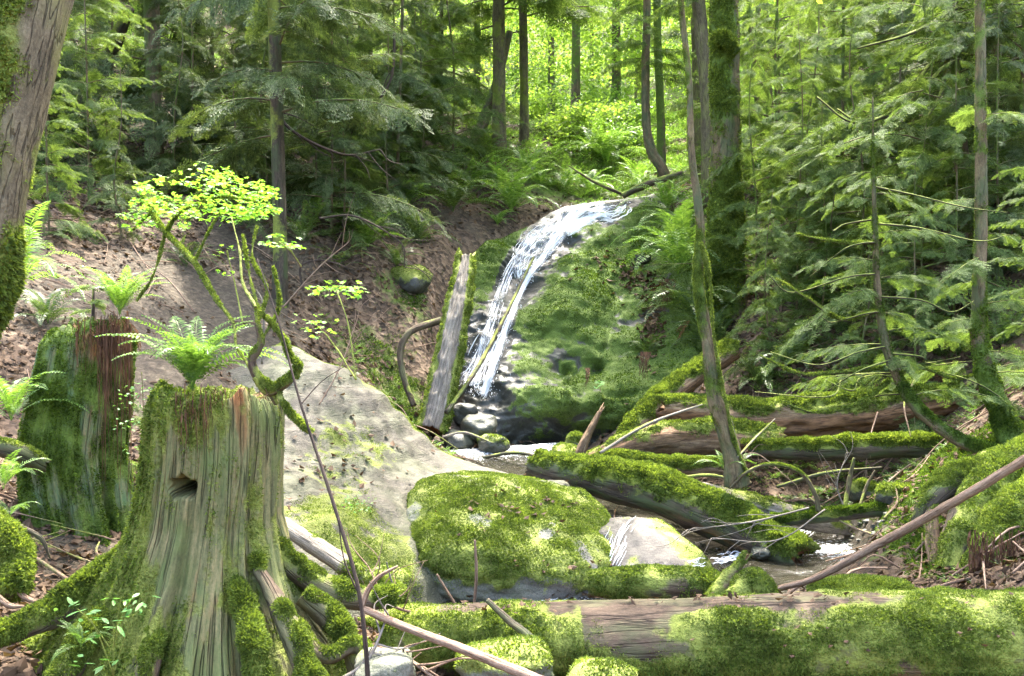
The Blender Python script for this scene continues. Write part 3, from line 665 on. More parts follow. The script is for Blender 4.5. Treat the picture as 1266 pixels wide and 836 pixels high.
def stick(name, label, cat, pts, rad, mat='twig', seed=1, moss=(0, 0, 0), side=(), n=40, k=8, group=None, fuzz=0, kids=None):
    V, Fq, a = tube(pts, rad, n, k, seed, .18, .0, jag=(0, 0)); ps = [(V, Fq, dict(gv=a['gv'], nz=a['nz'], end=a['end']))]
    for sp_, sr in side:
        v, f, b = tube(sp_, sr, 22, 6, seed+3, .12, .0); ps.append((v, f, dict(gv=b['gv'], nz=b['nz'], end=b['end']*0)))
    V, Fq, a = merge(ps); ms = tmoss(a, moss, seed, V); base = np.asarray(pts[0], float)
    o = obj(name, V-base, Fq, M[mat], attrs=dict(moss=ms, rot=np.zeros(len(V)), gv=a['gv']), loc=tuple(base)); tag(o, label, cat, group)
    if fuzz: quads_obj('moss', tufts(V-base, Fq, ms, fuzz, .012, seed=seed), M['moss'], o)
    return o

# big foreground log
def bigm(V, a, ms):
    th = np.arctan2(a['gv'][:, 2], a['gv'][:, 1]); nz = a['nz']; front = -a['nrm'][:, 1]
    top = sstep(.80, .97, nz); x = V[:, 0]
    m = np.clip(.73 - .6*top*(1-.5*sstep(1.7, 2.3, x)) - .25*sstep(-.3, -.8, nz) + 1.3*fbm(V*3.6, 5, 71)-.02, 0, 1)
    gap = np.exp(-((x-.62)/.22)**2)*.75 ; return np.clip(m-gap*sstep(-.5, .2, nz) + .25*(x < .35), 0, 1)
_fl, _fv, _ff, _fa, _fb = log('fallen_log', 'big mossy log lying across the whole lower right foreground, bare brown along its top', 'log', [P(480,792,4.95), P(730,793,4.75), P(1000,790,4.6), P(1330,792,4.45), P(2050,800,4.2)], [.17, .195, .21, .215, .22, .2], 'log', n=340, k=84, seed=5, lump=.10, ridge=.03, jag=(.5, .1), fuzz=330000, fl=.013, mfn=bigm,
    rot=lambda V, a: .35*sstep(.2, -.6, a['nz'])*sstep(-.2, .2, fbm(V*2.4, 3, 77)))
log('broken_log', 'short mossy log piece lying just behind the big foreground log, snapped at its right end', 'log', [P(728,722,5.9), P(830,722,5.75), P(905,728,5.65)], [.085, .10, .09, .07], 'log', seed=8, jag=(.3, .9), fuzz=26000, fl=.014, moss=(.2, .5, .6), lump=.2, n=70)
log('broken_stub', 'dark rotten stub of a branch pointing up behind the big foreground log', 'log', [P(882,742,5.5), P(900,716,5.5), P(922,688,5.45)], [.05, .045, .015], 'log_rot', seed=9, jag=(.2, .9), fuzz=5000, fl=.012, moss=(.2, .4, .7), n=30, k=24, lump=.3)
log('moss_clump_log', 'little pointed wood chunk smothered in moss beside the dark rotten stub', 'log', [P(905,742,5.35), P(930,722,5.4), P(962,740,5.3)], [.05, .075, .03], 'log', seed=10, fuzz=9000, fl=.015, moss=(.2, .75, .4), n=30, k=24, lump=.3)
boulder('moss_cushion', 'long low bright green moss cushion behind the right half of the big log', 'moss', P(1068,729,5.75), (.33, .13, .055), M['rock'], (0, 0, 2), 2.4, .3, .06, 33, 5, moss=(.3, .9), fuzz=26000, fl=.016)
log('diagonal_log', 'thick mossy log running diagonally down to the right from behind the boulder, sunlit on top', 'log', [P(660,575,9.9), P(800,605,9.35), P(905,648,8.9), P(985,690,8.5)], [.14, .20, .21, .20, .16], 'log_dark', seed=12, jag=(.6, .8), fuzz=90000, fl=.026, moss=(.8, .35, .5), n=150, lump=.16, ridge=.08,
    rot=lambda V, a: .3*sstep(.3, -.3, a['nz']))
log('straight_mossy_log', 'straight mossy log with a broken orange end lying behind the diagonal log', 'log', [P(738,568,10.6), P(820,577,10.4), P(893,578,10.1)], [.08, .105, .10, .085], 'log_rot', seed=14, jag=(.5, .9), fuzz=30000, fl=.024, moss=(.9, .35, .4), n=80)
log('sunken_grey_log', 'weathered grey-brown log half hidden below the straight mossy log', 'log', [P(790,585,10.0), P(880,610,9.6), P(990,640,9.2), P(1050,655,9.1)], [.05, .09, .10, .06], 'log_grey', seed=15, jag=(.5, .9), fuzz=9000, fl=.02, moss=(.5, .15, .7), n=80, ridge=.1)
log('leaning_broken_log', 'broken rotten log leaning up to the right with moss above and orange wood below', 'log', [P(762,560,11.4), P(800,510,11.8), P(850,470,12.2), P(905,432,12.6)], [.10, .15, .16, .16], 'log_rot', seed=16, jag=(.9, .6), fuzz=42000, fl=.028, moss=(1.1, .15, .4), n=100, ridge=.1, flat=.8,
    rot=lambda V, a: .9*sstep(.25, -.2, a['nz']))
log('rotten_log', 'split sunlit rotten log with bare orange wood at the left of the log pile', 'log', [P(725,572,11.1), P(790,548,11.0), P(870,540,10.9), P(960,548,10.7)], [.10, .16, .17, .15], 'log_rot', seed=17, jag=(.9, .8), fuzz=20000, fl=.026, moss=(.9, -.05, .9), n=110, k=56, lump=.28, ridge=.16, rfreq=5,
    rot=lambda V, a: .5+0*V[:, 0])
log('rotten_log', 'long collapsed rotten log with mossy roof and red-brown hollow, topmost in the pile', 'log', [P(822,505,11.6), P(940,518,11.2), P(1050,512,10.8), P(1190,492,10.4)], [.13, .20, .24, .22, .15], 'log_rot', seed=18, jag=(.8, .9), fuzz=60000, fl=.026, moss=(1.0, .1, .7), n=170, k=64, lump=.26, ridge=.14, rfreq=5,
    rot=lambda V, a: .9*sstep(.4, -.1, a['nz']))
log('mossy_ledge_log', 'dark mossy log bridging the shadowy hollow below the topmost rotten log', 'log', [P(925,556,10.2), P(1040,556,9.9), P(1120,552,9.6), P(1215,556,9.3)], [.09, .115, .12, .10], 'log_dark', seed=19, jag=(.6, .6), fuzz=60000, fl=.026, moss=(1.0, .25, .5), n=130, lump=.18)
log('rotten_log', 'low decaying orange log at the back of the pile beside the leaning log', 'log', [P(840,498,12.2), P(900,506,12.0), P(990,512,11.8)], [.12, .13, .10], 'log_rot', seed=20, jag=(.8, .8), fuzz=14000, fl=.028, moss=(.8, .1, .8), n=60, lump=.25, ridge=.12)
log('thin_creek_log', 'thin dark green mossy log crossing above the little cascade on the right', 'log', [P(955,645,8.75), P(1030,637,8.7), P(1105,630,8.6)], [.05, .062, .05], 'log_dark', seed=21, jag=(.4, .4), fuzz=22000, fl=.018, fmat='moss_g', moss=(.9, .4, .4), n=70, k=28)
log('upright_shard', 'jagged orange-brown shard of broken trunk standing upright beside the pool', 'log', [P(712,578,11.0), P(722,548,11.0), P(742,508,11.05)], [.10, .08, .035], 'log_rot', seed=22, jag=(.2, 1.6), moss=(.2, -.2, .5), n=50, k=30, ridge=.25, rfreq=5, flat=.6)
# leaning plank beside the falls
def pl(V, a, ms):
    x = a['gv'][:, 1]; e = np.abs(a['gv'][:, 2]); return np.clip(1.3*sstep(.45, .8, np.abs(np.sin(np.arctan2(a['gv'][:, 2], a['gv'][:, 1]))))*.9+.35*a['s']*1.0-.2, 0, 1)
log('leaning_plank', 'tall weathered grey split trunk leaning upright left of the waterfall, mossy along both edges', 'log', [P(534,532,13.3), P(548,470,13.6), P(566,380,14.1), P(577,318,14.6)], [.175, .175, .15, .10], 'log_grey', seed=23, jag=(.3, 1.2), fuzz=18000, fl=.03, n=120, k=56, ridge=.22, rfreq=7, lump=.08, mfn=lambda V, a, ms: np.clip(.9*sstep(.35, .85, np.abs(a['nrm'][:, 0])) + .25*sstep(.4, 1, a['s'])-.1, 0, 1))
log('curved_branch', 'curved bare branch bent like a bow left of the leaning split trunk', 'branch', [P(512,502,13.6), P(500,470,13.7), P(495,435,13.8), P(508,410,13.9), P(545,396,14.2)], [.04, .045, .05, .055], 'log', seed=24, jag=(0, .4), moss=(.6, .0, .6), n=60, k=14)
stick('thin_pole', 'thin dark pole slanting across the lower waterfall', 'branch', PM((552,510,13.2), (590,455,14.0), (625,390,15.2), (660,318,16.6)), [.035, .035, .03, .02], 'log_dark', 25, moss=(.5, .1, .5), k=10)
stick('mossy_crest_branch', 'mossy forked branch lying over the crest of the waterfall', 'branch', PM((770,242,20.2), (800,228,20), (845,214,19.8)), [.07, .08, .06], 'log', 26, moss=(.6, .3, .5), side=[(PM((772,241,20.2), (735,225,20.3), (703,205,20.3)), [.045, .04, .015])])
stick('long_bare_stick', 'long smooth brown stick leaning up across the right edge of the picture', 'branch', PM((962,728,5.9), (1010,714,5.7), (1080,676,5.4), (1160,632,5.1), (1290,555,4.7)), [.018, .021, .026, .024, .024], 'twig', 27, n=80, k=12)
stick('foreground_stick', 'reddish-brown bare branch with a hooked greenish end, lying over the lower middle', 'branch', PM((447,752,4.0), (500,775,3.95), (560,798,3.85), (620,822,3.75), (720,862,3.6)), [.016, .018, .02, .02], 'twig', 28, n=70, k=12,
      side=[(PM((447,750,4.0), (456,728,4.02), (470,712,4.03), (492,700,4.05)), [.016, .013, .011, .006])])
stick('foreground_stick', 'dark grey curved stick leaning on the front of the big log', 'branch', PM((602,742,4.45), (630,768,4.4), (658,792,4.3), (682,840,4.1)), [.013, .018, .02, .018], 'log_dark', 29, n=50, k=12)
stick('dry_twig', 'single dry brown stem standing upright in front of the mossy boulder', 'stem', PM((586,750,5.6), (589,710,5.6), (587,668,5.6)), [.008, .010, .007], 'twig', 30)
stick('dry_twig', 'short dry stem leaning left in front of the mossy boulder', 'stem', PM((566,752,5.4), (552,730,5.4), (540,710,5.4)), [.008, .007, .006], 'twig', 31)
stick('pale_twig', 'thin pale twig standing behind the hooked foreground branch', 'stem', PM((494,738,4.8), (484,718,4.8), (478,695,4.8)), [.005, .005, .003], 'log_grey', 32)
stick('dark_sapling_stem', 'thin dark leafless stem rising from the bottom edge past the front stump', 'stem', PM((456,850,3.7), (448,760,3.72), (436,700,3.75), (405,600,3.85), (372,500,3.95), (345,400,4.05), (318,320,4.15)), [.010, .009, .008, .006, .004, .002], 'twig_dark', 33, n=70,
      side=[(PM((441,730,3.74), (425,690,3.78), (418,640,3.8)), [.004, .003, .0015]), (PM((372,500,3.95), (400,470,4.0), (440,445,4.0)), [.003, .002, .001])])
log('bleached_log', 'sun-bleached log end with bright moss lying behind the front stump', 'log', [P(335,640,5.9), P(390,675,5.7), P(440,708,5.55), P(500,738,5.4)], [.045, .055, .06, .045], 'log_grey', seed=34, jag=(.3, .5), fuzz=12000, fl=.015, moss=(.2, .1, .8), n=70, k=24, mfn=lambda V, a, ms: np.clip(ms+.7*sstep(.55, .9, a['s']), 0, 1))
log('dark_old_log', 'dark old log with a mossy top behind the far-left stump', 'log', [P(-60,545,5.5), P(10,556,5.6), P(52,575,5.8)], [.05, .055, .05], 'log_dark', seed=35, jag=(0, .6), fuzz=8000, fl=.014, moss=(.8, .1, .5), n=50, k=24)
# arching twigs and dead brush right of the thin mossy tree
stick('arching_branch', 'yellowish mossy branch arching like a bridge over the dark hollow', 'branch', PM((902,604,8.9), (925,583,8.8), (955,574,8.7), (990,585,8.6), (1008,612,8.6), (1012,632,8.6)), [.010, .016, .018, .018, .022, .026], 'log', 36, moss=(.7, .2, .5), n=60, fuzz=5000)
r_ = np.random.default_rng(5)
def brush(label, x0, y0, d, ends, seed, mat='twig', rad=.009):
    pr = PM(*ends); side = []
    r = np.random.default_rng(seed)
    C = spline(pr, 20)
    for i in range(5, 20, 2):
        e = C[i]+(C[-1]-C[0])*r.uniform(.15, .4)+r.normal(size=3)*.13*[1, .6, 1]; m_ = (C[i]+e)/2+r.normal(size=3)*.03
        side.append(([C[i], m_, e], [rad*.5, rad*.35, rad*.15]))
    return stick('dead_branch', label, 'branch', pr, [rad, rad*.8, rad*.4], mat, seed, side=side)
brush('grey dead twigs fanning left over the diagonal log', 0, 0, 0, [(1000,628,8.0), (930,645,7.9), (850,655,7.8)], 41, 'log_grey')
brush('second fan of pale dead twigs drooping in front of the diagonal log', 0, 0, 0, [(1020,630,7.9), (960,668,7.7), (880,665,7.6)], 42, 'log_grey', .007)
brush('brown dead twigs sticking up in the dark hollow', 0, 0, 0, [(905,600,9.2), (930,560,9.3), (985,600,9.1)], 43)
brush('dry twigs hanging from the topmost rotten log', 0, 0, 0, [(1085,510,10.0), (1075,545,9.8), (1070,590,9.7)], 44)
brush('pale broken twigs poking out behind the lower right logs', 0, 0, 0, [(1050,640,8.9), (1035,600,9.0), (1048,560,9.1)], 45, 'log_grey')
brush('tangle of brown twigs at the foot of the front stump', 0, 0, 0, [(470,800,4.1), (500,812,4.0), (545,845,3.9)], 46, 'twig', .012)
brush('pale stick tangle at the bottom edge beside the dark stem', 0, 0, 0, [(415,845,3.9), (455,815,3.9), (480,760,4.0)], 47, 'log_grey', .010)
brush('dry fan of twigs below the hooked branch', 0, 0, 0, [(520,760,4.9), (480,745,4.8), (455,700,4.9)], 48, 'twig', .008)
brush('leafless twigs arching above the slab ridge', 0, 0, 0, [(395,500,8.6), (420,455,8.8), (440,400,9.0)], 49, 'twig', .007)
brush('bare twigs dangling against the left bank under the dark tree', 0, 0, 0, [(350,380,12), (395,330,12), (430,300,12)], 50, 'twig', .012)

stick('pale_bent_twig', 'pale bare twig with a bent tip standing behind the gnarled sapling', 'stem', PM((324,450,5.0),(326,410,5.0),(325,375,5.0),(317,358,5.02)), [.007,.006,.005,.003], 'log_grey', 52)
_q = np.concatenate([f if f.shape[1] == 4 else np.hstack([f, f[:, 2:3]]) for f in _ff]); BV_L = BVHTree.FromPolygons(_fv.tolist(), _q.tolist())
# ================================================================== STUMPS
def stump(name, label, prof, lobes, base_mat, seed, hole=None, z0=-.3, fuzz=0, fmat='moss', nz=210, kt=360, mossf=None, flare_h=.9, flare_p=1.8, depth=1.7, rotf=None):
    """prof: list of (px, py, d, halfwidth px) from top to bottom"""
    ctr = np.array([P(a, b, c) for a, b, c, w in prof]); rad = np.array([W(w, c) for a, b, c, w in prof]); zs = ctr[:, 2]
    z = np.linspace(zs[0], zs[-1], nz); cx = np.interp(-z, -zs, ctr[:, 0]); cy = np.interp(-z, -zs, ctr[:, 1]); rr = np.interp(-z, -zs, rad)
    th = np.linspace(0, 2*math.pi, kt, endpoint=False)
    Z, TH = np.meshgrid(z, th, indexing='ij'); Rr = np.repeat(rr[:, None], kt, 1)
    h = (Z-zs[-1])/(zs[0]-zs[-1])
    fl = np.clip((flare_h-h)/flare_h, 0, 1)**flare_p
    lob = np.zeros_like(TH)
    for a0, amp, w in lobes:
        da = (TH-R(a0)+math.pi) % (2*math.pi)-math.pi; lob = lob+amp*np.exp(-(da/R(w))**2)
    Rr = Rr*(1+lob*fl)
    c3 = np.stack([np.cos(TH)*1.0, np.sin(TH)*1.0, Z*.35], -1)
    wob = noise(np.stack([Z*2.2, Z*0+seed, Z*0], -1), seed)*.05
    THw = TH+wob; q = np.stack([np.cos(THw), np.sin(THw), Z*.22], -1)
    flut = 1-2*np.abs(fbm(q*3.2+seed, 2, seed)); fine = fbm(q*[14, 14, 5], 3, seed+2); fib = fbm(q*[34, 34, 9], 2, seed+5)
    crack = np.clip(fbm(q*[6, 6, 1.5]+9, 2, seed+6)-.22, 0, 1)
    Rr = Rr*(1 + depth*(.10*flut*(.5+.8*fl) + .035*fine + .012*fib - .55*crack*(.25+.75*fl)))
    Rr = Rr*(1+.04*fbm(c3*2.5, 4, seed+11))
    # ragged rim
    rim = .05*noise(np.stack([np.cos(th)*2.5, np.sin(th)*2.5, 0*th], -1), seed)+.03*noise(np.stack([np.cos(th)*8, np.sin(th)*8, 0*th], -1), seed+1)
    Z = Z + rim[None]*np.clip((h-.8)/.2, 0, 1)
    Rr = Rr*(1-.10*np.clip((h-.93)/.07, 0, 1)**2)
    X = cx[:, None]+np.cos(TH)*Rr; Y = cy[:, None]+np.sin(TH)*Rr
    rotm = np.zeros_like(Z)
    if hole:
        for (hx, hy, hd, ha, hb, dp) in hole:
            hp = P(hx, hy, hd); m = (np.sin(TH) < .2); g = np.exp(-(((X-hp[0])/ha)**2+((Z-hp[2]+.01*np.sin(X*90))/hb)**2)**3)*m
            ed = g*(1+.3*fine); X = X-np.cos(TH)*ed*dp; Y = Y-np.sin(TH)*ed*dp; rotm = np.maximum(rotm, ((g > .02) & (g < .3))*.3)
    V = np.stack([X, Y, Z], -1).reshape(-1, 3); ii = np.arange(nz*kt).reshape(nz, kt)
    a = ii[:-1]; b = np.roll(ii, -1, 1)[:-1]; c = np.roll(ii, -1, 1)[1:]; d = ii[1:]
    Fq = [np.stack([a, d, c, b], -1).reshape(-1, 4)]
    # top: sunken debris bowl
    ring = ii[0]; prev = ring; Vt = [V]; cnt = len(V); cc = V[ring].mean(0); extra = 0
    for j, (s, dz) in enumerate(((.86, -.015), (.65, -.05), (.4, -.06), (.15, -.05))):
        v = cc+(V[ring]-cc)*s; v[:, 2] = cc[2]*.5+V[ring][:, 2]*.5*1+dz+.03*fbm(v*9, 3, seed); Vt.append(v); cur = cnt+np.arange(kt); cnt += kt
        Fq.append(np.stack([prev, np.roll(prev, -1), np.roll(cur, -1), cur], -1)); prev = cur; extra += kt
    Vt.append((cc+[0, 0, -.05])[None]); Fq.append(np.stack([prev, np.roll(prev, -1), np.full(kt, cnt)], -1)); V = np.vstack(Vt)
    at = lambda x, v: np.concatenate([x.ravel(), np.full(extra+1, v)])
    nxp = at(np.cos(TH), 0); nyp = at(np.sin(TH), 0); H = at(h, 1.02); FL = at(flut, 0)
    ms = mossf(V, H, nxp, nyp, FL, at(lob*fl, 0))
    rt = at(rotm, .6) if rotf is None else np.maximum(at(rotm, .6), rotf(V, H, nxp, nyp))
    ms = ms*(1-at(rotm, 0)*.9)
    gv = np.stack([V[:, 2], V[:, 0], V[:, 1]], -1)
    thu = at(TH, 0); gv = np.stack([V[:, 2], np.cos(thu)*.3, np.sin(thu)*.3], -1)
    base = np.array([cx[-1], cy[-1], zs[-1]])
    e = empty(name, tuple(base), label, 'stump')
    obj('trunk', V-base, Fq, M[base_mat], e, attrs=dict(moss=ms, rot=rt, gv=gv))
    quads_obj('moss', tufts(V-base, Fq, ms, fuzz, .016 if base[1] < 5 else .02, seed=seed, thr=.45), M[fmat], e)
    return e, base
def m1(V, H, cx, cy, fl, lob):
    n_ = .6*fbm(V*[11, 11, 1.7], 4, 91)+.6*fbm(V*[4, 4, 2.2], 3, 94)
    x = V[:, 0]
    left = sstep(-1.55, -1.85, x+.25*(.9-H)*0)*.9
    m = .46 + .75*sstep(.82, 1.0, H)*sstep(-1.25, -1.4, x) + .55*sstep(.35, .8, lob) + .55*sstep(.35, .0, H)*sstep(-1.2, -1.0, x) + left*.6 + .35*sstep(.25, .0, H) + 1.15*n_
    return np.clip(m, 0, 1)
st1, b1 = stump('nurse_stump', 'tall fluted front stump with spreading mossy roots and a dark knothole, fern growing on top', 
    [(268,484,4.5,78),(266,560,4.5,80),(258,640,4.5,82),(251,700,4.5,95),(244,760,4.5,116),(236,830,4.5,142),(232,890,4.5,158)],
    [(178,1.05,15),(203,.35,10),(226,.30,8),(248,.36,7),(266,.30,6),(284,.38,6),(300,.42,6),(318,.5,7),(338,.5,8),(2,.6,12),(24,.35,12),(60,.5,16),(105,.5,16),(145,.5,14)], 'stumpwood', 3,
    hole=[(222,604,4.15,.052,.042,.6)], fuzz=150000, mossf=m1, flare_h=.75, flare_p=1.7,
    rotf=lambda V, H, cx, cy: .45*sstep(.0, .4, fbm(V*[13, 13, 2.6], 4, 95))*sstep(.2, .5, H)+.3*sstep(.95, 1, H))
def rootm(name, pts, rad, seed, parent, base, fz, mat='log', moss=(.5, .38, .9)):
    V, Fq, a = tube([np.asarray(p) for p in pts], rad, 70, 30, seed, .22, .08, 6); ms = tmoss(a, moss, seed, V)
    V = V + a['nrm']*(sstep(.4, .9, ms)*(.6+.9*fbm(V*13, 3, seed+7)))[:, None]*.03
    o = obj(name, V-base, Fq, M[mat], parent, attrs=dict(moss=ms, rot=np.zeros(len(V)), gv=a['gv']))
    if fz: quads_obj('moss', tufts(V-base, Fq, ms, fz, .018, seed=seed), M['moss'], o)
    return o
rootm('root', PM((185,660,4.5),(130,712,4.42),(80,750,4.3),(40,772,4.2),(-30,800,4.1)), [.04,.06,.07,.055,.04], 3, st1, b1, 22000)
rootm('root', PM((325,660,4.5),(360,700,4.5),(395,725,4.55),(430,738,4.6),(485,742,4.7)), [.03,.05,.06,.06,.04], 4, st1, b1, 26000)
rootm('root', PM((375,735,4.4),(410,765,4.4),(430,790,4.35),(450,850,4.3)), [.05,.06,.05,.04], 5, st1, b1, 20000)
rootm('root', PM((312,690,4.3),(340,740,4.18),(362,785,4.05),(385,850,3.95)), [.02,.04,.05,.05], 6, st1, b1, 22000)
rootm('root', PM((292,715,4.2),(302,760,4.08),(312,800,3.95),(318,860,3.9)), [.015,.035,.042,.045], 7, st1, b1, 14000)
rootm('root', PM((130,760,4.2),(100,800,4.05),(60,860,3.9)), [.05,.06,.06], 8, st1, b1, 18000)
rootm('root', PM((190,780,4.1),(185,820,3.95),(175,870,3.9)), [.04,.045,.045], 9, st1, b1, 9000)
rootm('root', PM((365,770,4.3),(400,812,4.2),(440,800,4.3),(470,830,4.2)), [.03,.03,.03,.02], 12, st1, b1, 8000)
# hanging red rot fibres on the front stump and the one behind
def fibres(parent, base, px0, px1, py0, py1, d, n, seed, L=(30, 130), w=.004, name='bark_fibre'):
    r = np.random.default_rng(seed); out = []
    for _ in range(n):
        x = r.uniform(px0, px1); y = r.uniform(py0, py1); l = r.uniform(*L); k = 7; p = []
        xx = x
        for i in range(k): xx += r.normal()*1.3; p.append(P(xx, y+l*i/(k-1), d+r.normal()*.006-.01*math.sin(i)))
        p = np.array(p); ww = w*r.uniform(.5, 1.4)*np.linspace(1, .25, k)[:, None]; s = np.array([1, r.normal()*.5, 0]); s /= np.linalg.norm(s)
        A, B_ = p-s*ww, p+s*ww; out.append(np.stack([A[:-1], B_[:-1], B_[1:], A[1:]], 1))
    return quads_obj(name, np.concatenate(out)-base, M['root_hair'], parent)
fibres(st1, b1, 214, 262, 474, 520, 4.14, 46, 3, (10, 80), .002); fibres(st1, b1, 260, 335, 478, 485, 4.17, 26, 5, (6, 30), .002)
def m2(V, H, cx, cy, fl, lob):
    n_ = .6*fbm(V*[9, 9, 1.4], 4, 93)+.6*fbm(V*[3, 3, 2], 3, 92); return np.clip(.55+.3*sstep(.9, 1, H)+.25*sstep(.3, .0, H)+.9*n_+.2*fl-.1, 0, 1)
st2, b2 = stump('nurse_stump', 'shorter bright green mossy stump behind on the left, with red roots hanging from its top',
    [(110,402,6.4,46),(108,420,6.4,52),(100,480,6.4,56),(90,560,6.4,60),(102,640,6.4,55),(103,700,6.4,58)],
    [(185,.5,14),(230,.25,12),(280,.25,12),(320,.3,10),(0,.35,12),(60,.3,16),(120,.4,16)], 'stumpwood_b', 8,
    fuzz=110000, fmat='moss_g', mossf=m2, nz=180, kt=240, flare_h=.5,
    rotf=lambda V, H, cx, cy: .9*sstep(.78, .95, H)*sstep(-2.95, -2.75, V[:, 0])+.4*sstep(.05, .35, fbm(V*[8, 8, 1.4], 3, 96)))
fibres(st2, b2, 120, 160, 384, 425, 6.02, 130, 6, (15, 110), .003); fibres(st2, b2, 92, 122, 392, 415, 6.02, 40, 7, (10, 60), .003)
fibres(st2, b2, 125, 170, 400, 410, 5.98, 40, 8, (90, 240), .003)

# mossy gnarled saplings growing out of the front stump
def mstick(name, label, cat, stems, mat='log', moss=(.5, .55, .5), fz=9000, seed=1, parent=None, base=None, k=14, fl=.011, fm='moss'):
    base = np.asarray(stems[0][0][0], float) if base is None else base
    root = parent or empty(name, tuple(base), label, cat)
    for i, (pts, rad) in enumerate(stems):
        V, Fq, a = tube(pts, rad, 60, k, seed+i, .28, 0); ms = tmoss(a, moss, seed+i, V)
        V = V + a['nrm']*(sstep(.4, .9, ms)*(.5+.8*fbm(V*30, 2, seed+7)))[:, None]*fl*.6
        o = obj('stem' if i == 0 else 'branch', V-base, Fq, M[mat], root, attrs=dict(moss=ms, rot=np.zeros(len(V)), gv=a['gv']))
        if fz and i < 6: quads_obj('moss', tufts(V-base, Fq, ms, max(500, int(fz/(1+.5*i))), fl, seed=seed+i), M[fm], o)
    return root, base
mstick('gnarled_sapling', 'gnarled moss-wrapped sapling gripping the right rim of the front stump', 'sapling', [
    (PM((342,500,4.22),(330,478,4.2),(316,462,4.2),(312,445,4.2),(322,425,4.2),(318,400,4.2),(316,375,4.25),(308,340,4.3),(300,290,4.4)), [.010,.018,.020,.019,.015,.010,.006,.004,.002]),
    (PM((316,466,4.2),(332,484,4.2),(352,474,4.2),(364,462,4.22)), [.02,.022,.022,.018]),
    (PM((364,468,4.22),(368,452,4.22),(358,440,4.24),(350,420,4.25),(335,400,4.25),(322,388,4.25),(312,370,4.28)), [.014,.012,.010,.011,.009,.006,.004]),
    (PM((345,478,4.2),(350,500,4.18),(375,528,4.15),(385,535,4.15)), [.010,.013,.014,.010]),
    (PM((318,400,4.2),(330,360,4.3),(312,320,4.4),(318,280,4.5)), [.008,.005,.004,.002]),
    (PM((322,425,4.2),(345,380,4.3),(338,330,4.4)), [.006,.004,.002]),
    (PM((316,380,4.2),(300,350,4.3),(296,310,4.4),(286,270,4.5)), [.006,.005,.003,.002])], fz=9000, seed=61)
# ================================================================== broad leaves
def maple_leaf():
    out = []
    for a, l in ((0, 1), (48, .82), (-48, .82), (98, .5), (-98, .5)):
        c, s = math.cos(R(a)), math.sin(R(a)); w = .22*l+.03
        pts = np.array([[0, 0, 0], [.45*l, w, .03], [l, 0, -.05], [.45*l, -w, .03]]); out.append(np.stack([pts[:, 0]*c-pts[:, 1]*s, pts[:, 0]*s+pts[:, 1]*c, pts[:, 2]], -1))
    return np.array(out)
KITE = np.array([[[0, 0, 0], [.45, .3, .04], [1, 0, -.03], [.45, -.3, .04]]])
def rotz(a):
    c, s = np.cos(a), np.sin(a); z = 0*c; o = z+1
    return np.stack([np.stack([c, -s, z], -1), np.stack([s, c, z], -1), np.stack([z, z, o], -1)], -2)
def roty(a):
    c, s = np.cos(a), np.sin(a); z = 0*c; o = z+1
    return np.stack([np.stack([c, z, s], -1), np.stack([z, o, z], -1), np.stack([-s, z, c], -1)], -2)
def rotx(a):
    c, s = np.cos(a), np.sin(a); z = 0*c; o = z+1
    return np.stack([np.stack([o, z, z], -1), np.stack([z, c, -s], -1), np.stack([z, s, c], -1)], -2)
def place(T, mats, offs):
    """template (n,k,3), mats (m,3,3), offs (m,3) -> (m*n,k,3)"""
    return (np.einsum('mij,nkj->mnki', mats, T)+offs[:, None, None]).reshape(-1, T.shape[1], 3)
def leafset(T, pos, size, r, tilt=.45):
    m = len(pos); A = rotz(r.uniform(0, 6.28, m)) @ rotx(r.normal(size=m)*tilt) @ roty(r.normal(size=m)*tilt+.15)
    return place(T, A*np.asarray(size).reshape(-1, 1, 1), pos)
ML = maple_leaf()
def spray_cloud(cx, cy, d, hw, hh, n, r, depth=.5, slope=0):
    """leaves in thin level layers inside an ellipsoid"""
    c = P(cx, cy, d); a, b = W(hw, d), W(hh, d); p = []
    lay = r.uniform(-1, 1, 9)
    while len(p) < n:
        v = r.uniform(-1, 1, 3)
        if (v**2).sum() > 1 or fbm(np.array([v*[2.2, 2.2, 1]+cx*.1]), 2, 5)[0] < -.12: continue
        z = lay[np.argmin(abs(lay-v[2]))] + r.normal()*.06; p.append(c+[v[0]*a, v[1]*depth, z*b+slope*v[0]*a])
    return np.array(p)
vm, vb = mstick('vine_maple', 'young maple with glowing leaves on a long mossy branch reaching left above the front stump', 'tree', [
    (PM((318,478,4.28),(305,450,4.3),(292,428,4.32),(288,400,4.4),(268,372,4.5),(240,325,4.6),(205,288,4.75),(180,250,4.9),(165,215,5.0)), [.004,.004,.005,.006,.009,.011,.011,.009,.004]),
    (PM((205,288,4.75),(225,262,4.8),(270,245,4.9),(320,250,4.9)), [.004,.003,.002,.001]),
    (PM((240,325,4.6),(262,280,4.7),(285,240,4.8),(262,212,4.85)), [.003,.002,.002,.001]),
    (PM((190,262,4.85),(180,270,4.9),(165,285,4.9)), [.004,.003,.002]),
    (PM((205,288,4.75),(190,340,4.7),(170,372,4.7)), [.003,.003,.002])], fz=9000, fl=.008, seed=71, moss=(.4, .6, .5))
r = np.random.default_rng(12)
pts = np.concatenate([spray_cloud(258,246,4.85,92,30,760,r,.4,-.0), spray_cloud(200,262,4.9,48,24,150,r,.25), spray_cloud(262,212,4.9,26,9,50,r,.2), spray_cloud(178,270,4.9,30,18,60,r,.2), spray_cloud(310,258,4.9,35,14,60,r,.25), spray_cloud(290,228,4.9,42,12,70,r,.25)])
quads_obj('leaves', leafset(ML, pts, r.uniform(.016, .030, len(pts)), r, .35)-vb, M['maple'], vm)
